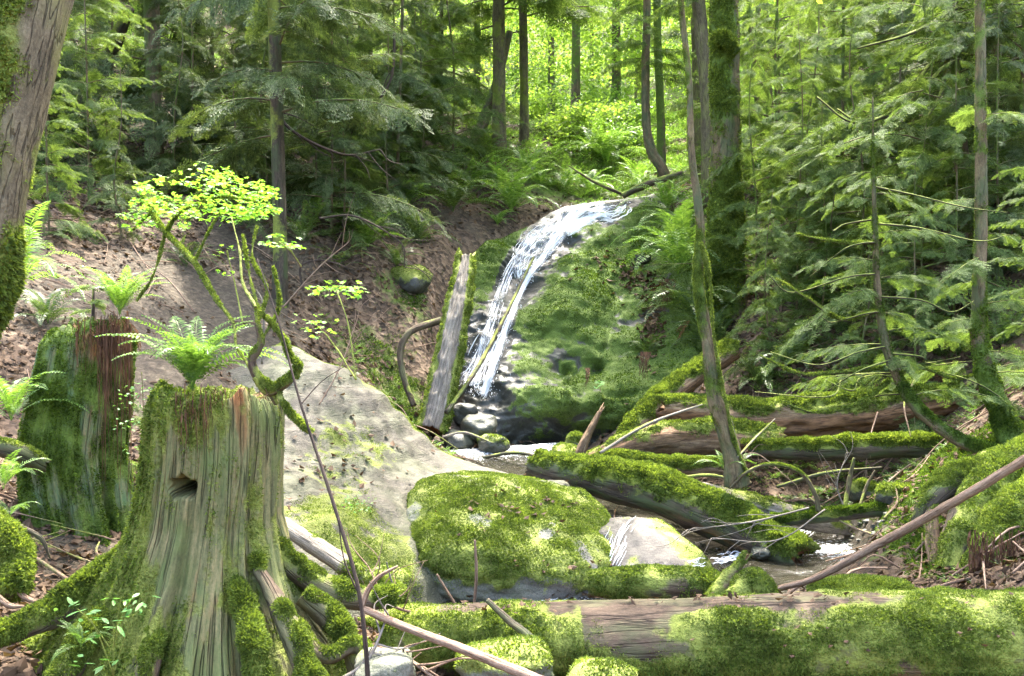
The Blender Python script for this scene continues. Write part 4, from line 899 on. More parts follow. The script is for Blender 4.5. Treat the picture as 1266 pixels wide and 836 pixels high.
def sprig(label, cx, cy, d, hw, hh, n, stem, seed, size=(.016, .03), mat='maple', name='maple_sprig', cat='sapling'):
    r = np.random.default_rng(seed); e, b = mstick(name, label, cat, [(PM(*stem), [.004, .003, .002])], fz=0, seed=seed, mat='twig')
    p = spray_cloud(cx, cy, d, hw, hh, n, r, .25); quads_obj('leaves', leafset(ML, p, r.uniform(*size, n), r, .35)-b, M[mat], e); return e
sprig('flat spray of bright leaves hanging over the slab ridge on a thin twig', 418, 358, 5.6, 38, 12, 90, [(440,470,5.4),(430,400,5.5),(415,358,5.6)], 81, (.022, .04))
sprig('small bright leaf spray right of the glowing young maple', 350, 300, 5.2, 28, 8, 50, [(372,330,5.3),(360,312,5.2),(345,300,5.2)], 82, (.02, .034))
sprig('loose small leaves below the flat spray above the slab', 392, 402, 5.8, 32, 16, 40, [(440,470,5.7),(415,430,5.8),(390,400,5.8)], 83, (.02, .032))
sprig('few pale leaves hanging behind the gnarled sapling', 283, 325, 5.0, 20, 26, 26, [(300,400,4.9),(290,350,5.0),(280,310,5.0)], 84, (.015, .026))
sprig('wispy green seedling with tiny leaves between the two stumps', 178, 520, 5.4, 36, 60, 120, [(190,600,5.4),(180,540,5.4),(175,460,5.4)], 85, (.012, .022), 'herb')
sprig('tiny green seedling on the pale slab above the mossy corner', 445, 622, 7.2, 22, 12, 60, [(450,640,7.1),(446,625,7.2),(440,612,7.2)], 86, (.012, .022), 'herb', 'seedling', 'plant')
sprig('light green five-leaved plant growing on the mossy rock face', 742, 476, 13.6, 8, 5, 12, [(742,484,13.7),(742,480,13.6),(742,476,13.6)], 87, (.05, .08), 'herb', 'small_plant', 'plant')
# herb in front of the stump
he = empty('woodland_herb', tuple(P(140,835,3.75)), 'leafy light green herb with toothed leaves at the foot of the front stump', 'plant'); hb = P(140,835,3.75); r = np.random.default_rng(15)
for sx, sy, tx, ty in ((140,835,140,770),(140,835,112,765),(140,835,165,760),(140,800,165,735),(135,800,95,752),(142,790,150,738)):
    V, Fq, a = tube([P(sx,sy,3.75), P((sx+tx)/2,(sy+ty)/2-4,3.73), P(tx,ty,3.72)], [.003,.0025,.0015], 14, 6, 1, 0, 0); ms = np.zeros(len(V)); obj('stem', V-hb, Fq, M['twig'], he, attrs=dict(moss=ms+.8, rot=ms, gv=a['gv']))
pts = []; szs = []
for tx, ty, n_ in ((140,770,7),(112,762,7),(165,758,7),(168,738,6),(92,750,5),(150,742,7),(125,785,6),(130,820,5),(100,820,4)):
    for i in range(n_): pts.append(P(tx+r.normal()*9, ty+r.normal()*4, 3.72+r.normal()*.03)); szs.append(r.uniform(.035, .06))
BL = np.array([[[0,0,0],[.3,.17,.02],[.62,.16,.0],[.62,-.16,0],[.3,-.17,.02]],[[.62,.16,0],[.85,.09,-.02],[1,0,-.05],[.85,-.09,-.02],[.62,-.16,0]]])
quads_obj('leaves', leafset(BL, np.array(pts), szs, r, .3)-hb, M['herb'], he)
# ================================================================== FERNS
def frond(np_=26, e0=60, curl=95, L=1., w=.16, seed=0):
    """arching frond along +x; quads (n,4,3) of unit length"""
    r = np.random.default_rng(seed); s = np.linspace(0, 1, 40); ang = np.radians(e0 - curl*s**1.3)
    x = np.concatenate([[0], np.cumsum(np.cos(ang))[:-1]])/39; z = np.concatenate([[0], np.cumsum(np.sin(ang))[:-1]])/39
    out = []; y = .02*np.sin(s*3+seed)
    C = np.stack([x, y*s, z], -1)*L; up = np.stack([-np.sin(ang), 0*ang, np.cos(ang)], -1)
    for i in range(0, 38, 2): out.append([C[i]+[0, -.004, 0], C[i]+[0, .004, 0], C[i+2]+[0, .003, 0], C[i+2]+[0, -.003, 0]])
    for i in range(np_):
        t = .14+.85*i/(np_-1); j = t*39; a = int(min(j, 38)); c = C[a]+(C[min(a+1, 39)]-C[a])*(j-a); T = C[min(a+1, 39)]-C[a]; T /= np.linalg.norm(T)+1e-9
        l = w*(math.sin(min(1, (t-.08)/.3)*math.pi/2)*(1-max(0, (t-.35)/.65)**1.6)+.07)*r.uniform(.88, 1.1); hw = .52*.85/np_*L*.9
        for sd in (1, -1):
            d = np.array([0, sd, 0])*.93 + T*.36 + up[a]*(.18+.1*r.normal()); d /= np.linalg.norm(d); b = np.cross(d, up[a]); b /= np.linalg.norm(b)
            dr = np.array([0, 0, -.12*l]); out.append([c-b*hw*.7, c+d*l*.5-b*hw*.8+up[a]*.01, c+d*l+dr, c+d*l*.5+b*hw*.8+up[a]*.01])
    return np.array(out)
FR = {}
for key, mt in (('d', 'fern'), ('l', 'fern_light'), ('x', 'fern_dead')):
    lst = []
    for i, (e0, cl, w_) in enumerate(((78, 75, .14), (68, 95, .15), (55, 105, .15), (38, 95, .14), (72, 110, .13))):
        if key == 'x': e0, cl = -30-i*6, 55
        Q = frond(26, e0, cl, 1., w_, i); me = mk_mesh('frond', Q.reshape(-1, 3), np.arange(len(Q)*4).reshape(-1, 4), M[mt], False); lst.append((me, Q))
    FR[key] = lst
def fern(label, loc, size, nf=15, key='d', seed=1, group=None, az=None, single=False, dead=0, steep=None, tilt=0):
    r = np.random.default_rng(seed); loc = np.asarray(loc, float); qs = []
    root = None if single else empty('sword_fern', tuple(loc), label, 'fern', group)
    for i in range(nf+dead):
        kk = key if i < nf else 'x'
        ring = r.random() if steep is None else min(1, max(0, r.normal()*.3+steep)); k = min(4, int(ring*4.99)); k = [0, 1, 4, 2, 3][k]
        a = (i*2.4+r.normal()*.3) if az is None else R(r.uniform(*az)); s = size*r.uniform(.7, 1.1)*(1 if i < nf else .9)
        if single:
            c, s_ = math.cos(a), math.sin(a); Mx = np.array([[c, -s_, 0], [s_, c, 0], [0, 0, 1]])*s; qs.append(place(FR[kk][k][1], Mx[None], np.zeros((1, 3))))
        else:
            o = link('frond' if i < nf else 'dead_frond', FR[kk][k][0], root); o.rotation_euler = (r.normal()*.12, r.normal()*.12+tilt, a); o.scale = (s, s*r.uniform(.85, 1.2), s)
    if single:
        o = quads_obj('sword_fern', np.concatenate(qs), M['fern' if key == 'd' else 'fern_light']); o.location = tuple(loc); tag(o, label, 'fern', group); return o
    return root
ALLB = [BV_G, BV_S, BV_F, BV_B]
def hit(px, py, t=None):
    h, n_ = cast(px, py, t or ALLB); return h if h is not None else P(px, py, 20)
fern('fern with fresh upright fronds sprouting from the top of the shorter mossy stump', P(148,390,6.3), .46, 24, 'l', 1, dead=3, steep=.15)
fern('lush fern fanning out from the top of the front stump', P(238,484,4.42), .52, 30, 'l', 2, dead=2, steep=.22)
fern('fern with long arching sunlit fronds right beside the leaning maple trunk', P(24,352,5.4), .62, 14, 'l', 3, steep=.45)
fern('fern at the left edge behind the shorter stump, low and bright', P(14,520,6.0), .50, 14, 'l', 4, steep=.4)
fern('small fern over the dark old log at the left edge', P(4,605,5.0), .34, 10, 'l', 5, steep=.5)
fern('little fern seedling on the left path bank by the moss hump', P(12,640,4.9), .22, 8, 'l', 6)
fern('tiny fern tucked beneath the woodland herb by the front stump', P(100,800,3.85), .16, 9, 'l', 7)
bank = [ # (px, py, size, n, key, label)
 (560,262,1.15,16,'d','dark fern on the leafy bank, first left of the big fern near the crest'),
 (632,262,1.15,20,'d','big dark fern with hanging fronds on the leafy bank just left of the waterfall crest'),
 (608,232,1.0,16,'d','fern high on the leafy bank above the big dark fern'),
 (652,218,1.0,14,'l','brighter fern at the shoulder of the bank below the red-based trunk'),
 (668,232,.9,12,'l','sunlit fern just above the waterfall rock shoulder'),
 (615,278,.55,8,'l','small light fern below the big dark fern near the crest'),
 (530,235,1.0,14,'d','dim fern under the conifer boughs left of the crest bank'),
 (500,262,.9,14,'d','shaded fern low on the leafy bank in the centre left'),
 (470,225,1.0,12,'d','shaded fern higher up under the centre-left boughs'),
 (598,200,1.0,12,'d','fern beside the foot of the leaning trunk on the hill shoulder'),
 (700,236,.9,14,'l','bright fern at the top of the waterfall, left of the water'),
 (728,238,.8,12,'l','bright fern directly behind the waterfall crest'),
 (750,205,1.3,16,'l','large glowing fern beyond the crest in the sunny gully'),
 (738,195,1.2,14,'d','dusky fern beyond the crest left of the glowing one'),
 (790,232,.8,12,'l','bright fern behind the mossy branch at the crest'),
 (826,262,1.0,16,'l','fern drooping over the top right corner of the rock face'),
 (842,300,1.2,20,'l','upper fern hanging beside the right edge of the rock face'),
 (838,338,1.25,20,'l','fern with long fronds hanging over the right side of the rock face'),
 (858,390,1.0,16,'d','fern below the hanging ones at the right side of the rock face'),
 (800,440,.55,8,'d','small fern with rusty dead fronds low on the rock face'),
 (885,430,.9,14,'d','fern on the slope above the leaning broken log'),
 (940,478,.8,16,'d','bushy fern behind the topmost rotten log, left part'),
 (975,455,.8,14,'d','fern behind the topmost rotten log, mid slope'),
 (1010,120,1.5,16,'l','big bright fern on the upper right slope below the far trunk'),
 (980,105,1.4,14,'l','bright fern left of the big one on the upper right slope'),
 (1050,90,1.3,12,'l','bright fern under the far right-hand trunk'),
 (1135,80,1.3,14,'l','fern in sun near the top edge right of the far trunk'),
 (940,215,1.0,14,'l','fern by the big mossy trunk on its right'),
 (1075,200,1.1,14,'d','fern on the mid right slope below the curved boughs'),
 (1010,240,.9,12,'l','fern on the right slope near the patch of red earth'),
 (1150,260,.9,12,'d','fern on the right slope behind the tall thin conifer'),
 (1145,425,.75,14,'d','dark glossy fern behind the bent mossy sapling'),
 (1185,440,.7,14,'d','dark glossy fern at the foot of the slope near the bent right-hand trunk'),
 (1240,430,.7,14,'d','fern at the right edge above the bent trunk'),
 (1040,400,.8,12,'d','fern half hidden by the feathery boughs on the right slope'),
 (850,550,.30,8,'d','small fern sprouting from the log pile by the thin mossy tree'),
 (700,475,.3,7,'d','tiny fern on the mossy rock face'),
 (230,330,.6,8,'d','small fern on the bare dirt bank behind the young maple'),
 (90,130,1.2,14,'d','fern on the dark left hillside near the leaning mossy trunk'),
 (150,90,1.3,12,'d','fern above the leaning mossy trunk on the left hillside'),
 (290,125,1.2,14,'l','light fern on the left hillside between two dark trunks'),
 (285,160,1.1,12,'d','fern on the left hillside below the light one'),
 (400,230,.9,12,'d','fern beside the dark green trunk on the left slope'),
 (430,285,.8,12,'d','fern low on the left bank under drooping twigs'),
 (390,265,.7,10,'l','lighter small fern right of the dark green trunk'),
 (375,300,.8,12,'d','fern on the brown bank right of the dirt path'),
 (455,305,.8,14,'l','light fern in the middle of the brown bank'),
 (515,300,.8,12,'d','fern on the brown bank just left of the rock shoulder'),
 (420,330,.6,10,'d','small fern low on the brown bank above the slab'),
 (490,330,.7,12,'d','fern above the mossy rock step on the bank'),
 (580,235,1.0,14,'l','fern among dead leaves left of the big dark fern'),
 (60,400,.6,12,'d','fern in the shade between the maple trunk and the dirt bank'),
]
for i, (x, y, s, n_, k_, lb) in enumerate(bank):
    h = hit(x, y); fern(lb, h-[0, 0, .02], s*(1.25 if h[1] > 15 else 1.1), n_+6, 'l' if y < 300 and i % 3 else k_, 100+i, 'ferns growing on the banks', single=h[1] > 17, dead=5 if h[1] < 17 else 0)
fern('green fern leaning out from the foot of the thin mossy tree', P(900,590,9.0), .42, 9, 'l', 150, steep=.3)
# rusty root tufts hanging on the rock face
def hang(label, cx, cy, d, w, l, n, seed):
    b = P(cx, cy, d); r = np.random.default_rng(seed); out = []
    for _ in range(n):
        x = cx+r.uniform(-w, w); k = 6; p = np.array([P(x+r.normal()*1.5-i*.12*l/6, cy+l*r.uniform(.5, 1.)*i/(k-1), d-.05-.03*i) for i in range(k)]); ww = .005*np.linspace(1, .3, k)[:, None]
        A, B_ = p-[1, 0, 0]*ww, p+[1, 0, 0]*ww; out.append(np.stack([A[:-1], B_[:-1], B_[1:], A[1:]], 1))
    o = quads_obj('hanging_roots', np.concatenate(out)-b, M['root_hair']); o.location = tuple(b); tag(o, label, 'roots')
hang('rusty dead fronds hanging under the ferns at the right side of the rock face', 826, 345, 15.6, 7, 45, 34, 1)
hang('tuft of rusty dead fronds lower on the rock face', 798, 435, 14.2, 5, 36, 28, 2)
hang('thin tan dead tuft in the middle of the lower rock face', 728, 455, 13.7, 2, 28, 9, 3)
hang('reddish hanging roots at the right end of the waterfall crest', 838, 250, 18.6, 9, 16, 34, 4)

# ================================================================== CONIFER FOLIAGE
def spray_t(nb=10, sub=False, seed=0, lite=1.):
    r = np.random.default_rng(seed); out = []
    K = lambda b, d, l, w, z=0: np.array([b, b+d*l*.45+np.array([-d[1], d[0], 0])*w+[0, 0, z], b+d*l+[0, 0, -.12*l], b+d*l*.45-np.array([-d[1], d[0], 0])*w+[0, 0, z]])
    for i in range(nb):
        t = (i+.4)/nb
        for sd in (1, -1):
            a = R(sd*(48-14*t)+r.normal()*5); d = np.array([math.cos(a), math.sin(a), -.10+r.normal()*.08]); l = (.50*(1-t)**.8+.08)*r.uniform(.8, 1.15)
            b = np.array([t+.02*sd, 0, -.22*t*t])
            if not sub: out.append(K(b, d, l, .022+.02*l, .01))
            else:
                m = max(2, int(l*13*lite)); out.append(K(b, d, l, .010))
                for j in range(m):
                    u = (j+.6)/m
                    for s2 in (1, -1):
                        a2 = a+R(s2*48); d2 = np.array([math.cos(a2), math.sin(a2), -.12]); l2 = (.20*(1-u)+.05)*(.5+l)*(1.25 if lite < 1 else 1)
                        out.append(K(b+d*l*u, d2, l2, .017 if lite == 1 else .022))
    out.append(K(np.array([0, 0, 0]), np.array([1, 0, -.2]), 1.03, .012))
    return np.array(out)
SPF = [spray_t(7, False, i) for i in range(3)]; SPN = [spray_t(6, True, i) for i in range(2)]
def bough(L, r, T, ns=10, droop=.42, rise=.15, dens=1.0):
    """local bough: main axis along +x. returns quads and axis points"""
    ns = int(ns*(2.3 if len(T) > 40 else 2.6)); s = np.linspace(0, 1, 12); bend = r.normal()*.15
    ax = np.stack([s*L*(1-.08*s), bend*L*s**2, L*(rise*s-droop*s*s)], -1)
    qs = []; k = ns*2
    t = np.repeat(np.linspace(.16, .97, ns), 2)+r.normal(size=k)*.02; sd = np.tile([1., -1.], ns); keep = r.random(k) < dens
    t, sd = np.clip(t[keep], .1, 1), sd[keep]; m = len(t)
    p = np.stack([np.interp(t, s, ax[:, i]) for i in range(3)], -1)
    l = ((.21 if len(T) > 40 else .21)*L*(1-t)**.6+.06*L)*r.uniform(.55, 1.25, m)
    A = rotz(sd*np.radians(52-15*t)+r.normal(size=m)*.18) @ roty(.25+.35*t+r.normal(size=m)*.14) @ rotx(r.normal(size=m)*.45)
    p = p + np.stack([0*l, 0*l, r.normal(size=m)*.015*L], -1); qs.append(place(T, A*l[:, None, None], p)); qs.append(place(T, (roty(np.array([.6]))*(.14*L)), ax[-1:]))
    return np.concatenate(qs), ax
def conifer(axis, z0, z1, nb, Lf, r, near=False, ns=10, droop=(.3, .55), dens=1., az=None, rise=.15):
    """axis (n,3) trunk line; boughs between fractions z0..z1; returns quads, branch geometry"""
    Q = []; B = []; Ts = SPN if near else SPF; cum = np.linspace(0, 1, len(axis))
    protos = [bough(1., r, Ts[i % len(Ts)], ns, r.uniform(*droop), rise, dens) for i in range(6)]
    for i in range(nb):
        u = z0+(z1-z0)*(i+r.random())/nb; p = np.array([np.interp(u, cum, axis[:, j]) for j in range(3)]); L = Lf(u)*r.uniform(.65, 1.15)
        a = i*2.4+r.normal()*.5 if az is None else R(r.uniform(*az)); q, ax = protos[r.integers(0, 6)]
        Mx = (rotz(np.array([a])) @ roty(np.array([r.normal()*.13])) @ rotx(np.array([r.normal()*.12])))[0]*L
        Q.append(np.einsum('ij,nkj->nki', Mx, q)+p); B.append(ax @ Mx.T + p)
    return np.concatenate(Q), B
def branch_mesh(B, base, rad, mat, parent, name='branches', moss=.5):
    ps = []
    for i, b in enumerate(B):
        L = np.linalg.norm(b[-1]-b[0]); V, Fq, a = tube(b, [rad*L, rad*L*.7, rad*L*.15], 9, 5, i, .0, 0, cap=False); ps.append((V, Fq, dict(gv=a['gv'], nz=a['nz'])))
    V, Fq, a = merge(ps); return obj(name, V-base, Fq, M[mat], parent, attrs=dict(moss=np.clip(.4*a['nz']+moss, 0, 1), rot=np.zeros(len(V)), gv=a['gv']))
def trunk_of(name, label, cat, pts, rad, mat='bark', moss=(.3, .2, .8), seed=1, n=80, k=24, fz=0, group=None, fm='moss', lump=.1, fl=.02, flare=0, mfn=None):
    pts = [np.asarray(p, float) for p in pts]; base = pts[0].copy()
    V, Fq, a = tube(pts, rad, n, k, seed, lump, .05, 7, jag=(0, 0))
    ms = np.clip(moss[1]+moss[0]*(-a['nrm'][:, 0]*.6+.4*a['nz'])+moss[2]*fbm(V*1.8, 4, seed+50), 0, 1)
    if mfn is not None: ms = mfn(V, a, ms)
    if fz: V = V + a['nrm']*(sstep(.45, .9, ms)*(.4+.7*fbm(V*9, 3, seed+7)))[:, None]*fl*1.2
    root = empty(name, tuple(base), label, cat, group)
    o = obj('trunk', V-base, Fq, M[mat], root, attrs=dict(moss=ms, rot=np.zeros(len(V)), gv=a['gv']))
    if fz: quads_obj('moss', tufts(V-base, Fq, ms, fz, fl, seed=seed, droop=.6), M[fm], root)
    return root, base, spline(pts, 60), o
def tree_pts(px, py, d, lean=(0, 0), H=14, bend=0, k=6):
    """trunk line through (px,py) at distance d, starting in the ground"""
    q = P(px, py, d); zb = gz(q[0], q[1])-.25; b = np.array([q[0], q[1], zb]); out = []
    for i in range(k):
        h = H*i/(k-1); out.append(b+[lean[0]*h+bend*math.sin(h*.5), lean[1]*h, h])
    return out
def conif_tree(label, px, py, d, w, lean=(0, 0), H=15, z=(.12, 1), nb=55, L=(2.4, .8), seed=1, mat='bark', leaf='conifer', moss=(.3, .15, .8), fz=0, name='conifer_tree', group=None, dens=1., droop=(.3, .6), near=False, ns=10, bend=0, pts=None, az=None, brm=.3):
    r = np.random.default_rng(seed); pts = pts or tree_pts(px, py, d, lean, H, bend); rd = W(w/2, d)
    root, base, ax, o = trunk_of(name, label, 'tree', pts, [rd*1.5, rd*1.05, rd, rd*.85, rd*.6, rd*.25], mat, moss, seed, fz=fz, group=group)
    Q, B = conifer(ax, z[0], z[1], nb, lambda u: L[0]+(L[1]-L[0])*(u-z[0])/(z[1]-z[0]), r, near, ns, droop, dens, az)
    quads_obj('foliage', Q-base, M[leaf], root); branch_mesh(B, base, .009, mat, root, moss=brm)
    return root, Q
# --- near sapling left of the path (silvery fronds)
conif_tree('small feathery young conifer with silvery sprays beside the maple trunk', 110, 360, 7.0, 9, (.02, 0), 1.75, (.1, 1), 26, (.75, .25), 201, leaf='conifer_soft', near=True, ns=9, droop=(.2, .45), mat='twig_dark', name='young_conifer')
# --- left and centre conifers
LT = [
 ('dark conifer with a thick brown trunk on the left hillside', 190, 150, 18, 22, (-.03, 0), 16, (.10, 1), 90, (2.6, 1.0), 'bark', 'conifer'),
 ('dark green mossy trunk of a conifer at the head of the dirt path', 346, 300, 13.5, 19, (.01, 0), 13, (.16, 1), 96, (2.7, 1.0), 'bark', 'conifer'),
 ('conifer with a reddish-brown trunk upper centre left', 452, 100, 24, 20, (0, 0), 17, (.06, 1), 105, (3.2, 1.2), 'bark', 'conifer_soft'),
 ('slim conifer standing between the dark left tree and the reddish one', 262, 60, 21, 12, (.02, 0), 15, (.06, 1), 84, (2.8, 1.0), 'bark', 'conifer'),
 ('slender conifer with boughs sweeping over the leafy bank', 492, 180, 19.5, 9, (.0, 0), 12, (.05, 1), 90, (2.6, .8), 'bark', 'conifer'),
 ('small conifer hanging its boughs over the left bank', 410, 240, 16, 7, (.0, 0), 8, (.15, 1), 66, (2.0, .6), 'bark', 'conifer'),
 ('big forked conifer with a red scarred base on the shoulder of the hill', 617, 120, 25, 18, (0, 0), 18, (.22, 1), 81, (2.8, 1.2), 'bark', 'conifer_soft'),
 ('second conifer right beside the red-based one', 648, 90, 27, 12, (.03, 0), 17, (.25, 1), 66, (2.6, 1.0), 'bark', 'conifer_soft'),
 ('conifer far up the left hillside near the top edge', 90, 40, 25, 15, (0, 0), 15, (.05, 1), 81, (2.8, 1.0), 'bark', 'conifer'),
 ('shaded conifer at the left behind the leaning maple', 20, 110, 17, 14, (0, 0), 14, (.08, 1), 84, (2.6, 1.0), 'bark', 'conifer'),
 ('young conifer low on the left hillside with spreading sprays', 110, 235, 14, 6, (0, 0), 5.5, (.1, 1), 60, (1.7, .4), 'bark', 'conifer_soft'),
 ('conifer high on the hill between the reddish trunk and the forked tree', 545, 100, 27, 12, (0, 0), 15, (.06, 1), 81, (3.0, 1.0), 'bark', 'conifer_soft'),
 ('conifer at the upper left whose boughs hang just below the top edge', 360, 60, 23, 12, (0, 0), 13, (.06, 1), 84, (3.0, 1.0), 'bark', 'conifer'),
]
# crown meshes shared by the standing conifers: fine sprays on side twigs
SPM = [spray_t(6, True, 20+i, .55) for i in range(3)]
def crown_proto(H, z0, nb, L0, L1, seed, ns=8, dens=.9):
    r = np.random.default_rng(seed); ax = np.array([[0, 0, H*t] for t in np.linspace(0, 1, 30)]); Q = []; B = []; cum = np.linspace(0, 1, 30)
    pr = [bough(1., r, SPM[i % 3], ns, r.uniform(.25, .6), .15, dens) for i in range(8)]
    for i in range(nb):
        u = z0+(1-z0)*(i+r.random())/nb; L = (L0+(L1-L0)*(u-z0)/(1-z0))*r.uniform(.5, 1.2); a = i*2.4+r.normal()*.6; q, axb = pr[r.integers(0, 8)]
        Mx = (rotz(np.array([a])) @ roty(np.array([r.normal()*.22])) @ rotx(np.array([r.normal()*.3])))[0]*L; Q.append(np.einsum('ij,nkj->nki', Mx, q)+[0, 0, u*H]); B.append(axb @ Mx.T+[0, 0, u*H])
    Q = np.concatenate(Q); me = mk_mesh('foliage', Q.reshape(-1, 3), np.arange(len(Q)*4).reshape(-1, 4), M['conifer'], False)
    ps = []
    for i, b in enumerate(B):
        Lb = np.linalg.norm(b[-1]-b[0]); V, Fq, a = tube(b, [.009*Lb, .006*Lb, .0015*Lb], 8, 4, i, 0, 0, cap=False); ps.append((V, Fq, dict(gv=a['gv'], nz=a['nz'])))
    V, Fq, a = merge(ps); mb_ = mk_mesh('branches', V, Fq, M['bark'], True, dict(moss=np.clip(.4*a['nz']+.3, 0, 1), rot=np.zeros(len(V)), gv=a['gv'])); return me, mb_
CP = {'A': (crown_proto(15., .05, 84, 2.7, .9, 1), 15.), 'A2': (crown_proto(15., .20, 66, 2.7, .9, 2), 15.), 'B': (crown_proto(12., .04, 70, 2.0, .7, 3), 12.), 'C': (crown_proto(6., .05, 46, 1.6, .35, 4), 6.), 'C2': (crown_proto(5., .10, 40, 1.7, .4, 5), 5.)}
def shared_conifer(label, px, py, d, w, H, proto, leaf, seed, group=None, name='conifer_tree', lean=(0, 0)):
    r = np.random.default_rng(seed); q = P(px, py, d); zb = gz(q[0], q[1])-.2; s = H/CP[proto][1]; b = np.array([q[0], q[1], zb]); rd = W(w/2, d)
    root, base, ax, o = trunk_of(name, label, 'tree', [b, b+[0, 0, H*.1], b+[r.normal()*.06, 0, H*.4], b+[r.normal()*.1, 0, H*.7], b+[0, 0, H]], [rd*1.35, rd*1.05, rd*.95, rd*.6, rd*.2], 'log_dark' if px == 346 else 'bark_grey' if px in (617, 648) else 'bark', (.3, .35, .8), seed, 60, 18, group=group)
    for me in CP[proto][0]:
        o = link(me.name.split('.')[0], me, root); sx = s*r.uniform(.9, 1.1); o.scale = (sx, sx, s); o.rotation_euler.z = r.uniform(0, 6.28)
        if me.name.startswith('foliage'): rz_ = o.rotation_euler.z; sc_ = sx; o.material_slots[0].link = 'OBJECT'; o.material_slots[0].material = M[leaf]
        else: o.rotation_euler.z = rz_; o.scale = (sc_, sc_, s)
    return root
for i, (lb, px, py, d, w, ln, H, z, nb, L, mt, lf) in enumerate(LT):
    shared_conifer(lb, px, py, d, w*(.82 if px in (190, 346, 452, 617, 648) else .4), H, ('C' if H < 9 else 'B' if H < 13 else 'A2' if z[0] > .15 else 'A') if px != 346 else 'A2', lf, 210+i)
GY = 'young conifer among the feathery undergrowth of the slopes'
for i, (px, py, d, H, pr, lf) in enumerate(((60,240,12,3.2,'C','conifer_soft'),(290,235,15,3.,'C2','conifer'),(425,245,16,3.4,'C','conifer_soft'),(480,235,18.5,4,'C2','conifer'),(150,255,13,2.6,'C','conifer'),(520,165,21,5,'C','conifer'),(215,190,16,4,'C','conifer'),(60,180,15,6,'C','conifer'),(140,110,20,7,'C2','conifer_soft'),(235,120,17,6.5,'C','conifer'),(300,130,19,7,'C2','conifer'),(425,120,19,7,'C','conifer_soft'),(390,60,18,8,'C2','conifer'),(485,110,21,8,'C','conifer_soft'),(525,200,22,6,'C2','conifer_soft'),(330,70,16.5,6,'C','conifer'),(560,120,23,7,'C','conifer_soft'),
      (935,330,15,5,'C2','conifer_soft'),(1000,280,15,6,'C','conifer_soft'),(1065,300,13.2,5,'C2','conifer_soft'),(1110,230,15,6,'C','conifer_soft'),(1160,180,15.5,7,'C2','conifer'),(1235,300,11.5,4.6,'C','conifer'),(1180,340,11.5,4,'C2','conifer_soft'),(1080,120,19,7,'C','conifer_soft'),(960,130,20,7,'C2','conifer_soft'),(1015,390,13,3.6,'C','conifer_soft'),(1130,400,11,3.2,'C2','conifer_soft'),(1240,120,15,7,'C2','conifer_soft'),(1040,200,17,6,'C2','conifer_soft'),(910,160,22,7,'C','conifer_soft'),(1145,60,20,8,'C','conifer_soft'),(955,420,13,2.6,'C2','conifer_soft'),(1290,420,9,3.5,'C','conifer_soft'),(1070,420,11.4,2.6,'C','conifer_soft'))):
    shared_conifer(GY, px, py, d, 2.6, H, pr, lf, 600+i, 'young conifers veiling the slopes', 'young_conifer')
trunk_of('leaning_tree', 'short mossy trunk leaning right on the dark left hillside', 'tree', [P(108,118,19.5)-[0,0,.3], P(115,105,19.5), P(140,60,19), P(160,10,18.5)], [.22,.18,.13,.10], 'log_dark', (.6, .4, .6), 230, 40, 16, 7000, fm='moss_g')
trunk_of('leaning_tree', 'thin trunk leaning left against the red-based conifer', 'tree', [P(575,195,25)-[0,0,.3], P(590,170,25), P(612,110,25.5), P(630,40,26)], [.2,.17,.13,.09], 'bark', (.4, .3, .6), 231, 40, 14)
# --- bare curved branches in the upper left
for i, (lb, e) in enumerate((('dark crooked branch hanging in the upper centre left', [(488,40,17),(484,95,17),(462,130,17),(440,138,17)]), ('dark drooping branch across the upper left boughs', [(355,90,15),(350,150,15),(420,190,15),(470,185,15)]),
    ('long thin drooping branch over the left bank', [(395,270,13.5),(440,268,13.5),(495,300,13.5),(500,330,13.5)]), ('curling dark vine on the left bank above the slab', [(375,360,12.5),(372,330,12.5),(400,322,12.5),(440,335,12.5)]))):
    brush(lb, 0, 0, 0, e, 240+i, 'twig_dark', .028 if i < 2 else .016)

# --- leaning maple trunk, left foreground
def mmap(V, a, ms):
    left = sstep(-.75, .1, -a['nrm'][:, 0]); return np.clip(.15+.75*left*sstep(1.6, 2.4, V[:, 2])+.95*np.exp(-((V[:, 2]-1.72)/.14)**2)+.5*sstep(.6, .9, a['nrm'][:, 0])*sstep(2.5, 1.9, V[:, 2])+.6*fbm(V*4, 4, 99)-.1, 0, 1)
mt_, mb, _, _ = trunk_of('maple_tree', 'leaning grey-brown maple trunk with moss cushions at the left edge', 'tree', PM((-150,900,3.6), (-85,560,3.6), (-38,410,3.6), (-22,345,3.6), (-6,240,3.6), (14,130,3.62), (40,0,3.65), (72,-160,3.8), (90,-500,4.2)), [.16,.12,.10,.112,.108,.118,.135,.15,.13], 'bark_grey', seed=250, n=220, k=60, fz=90000, lump=.07, mfn=mmap)
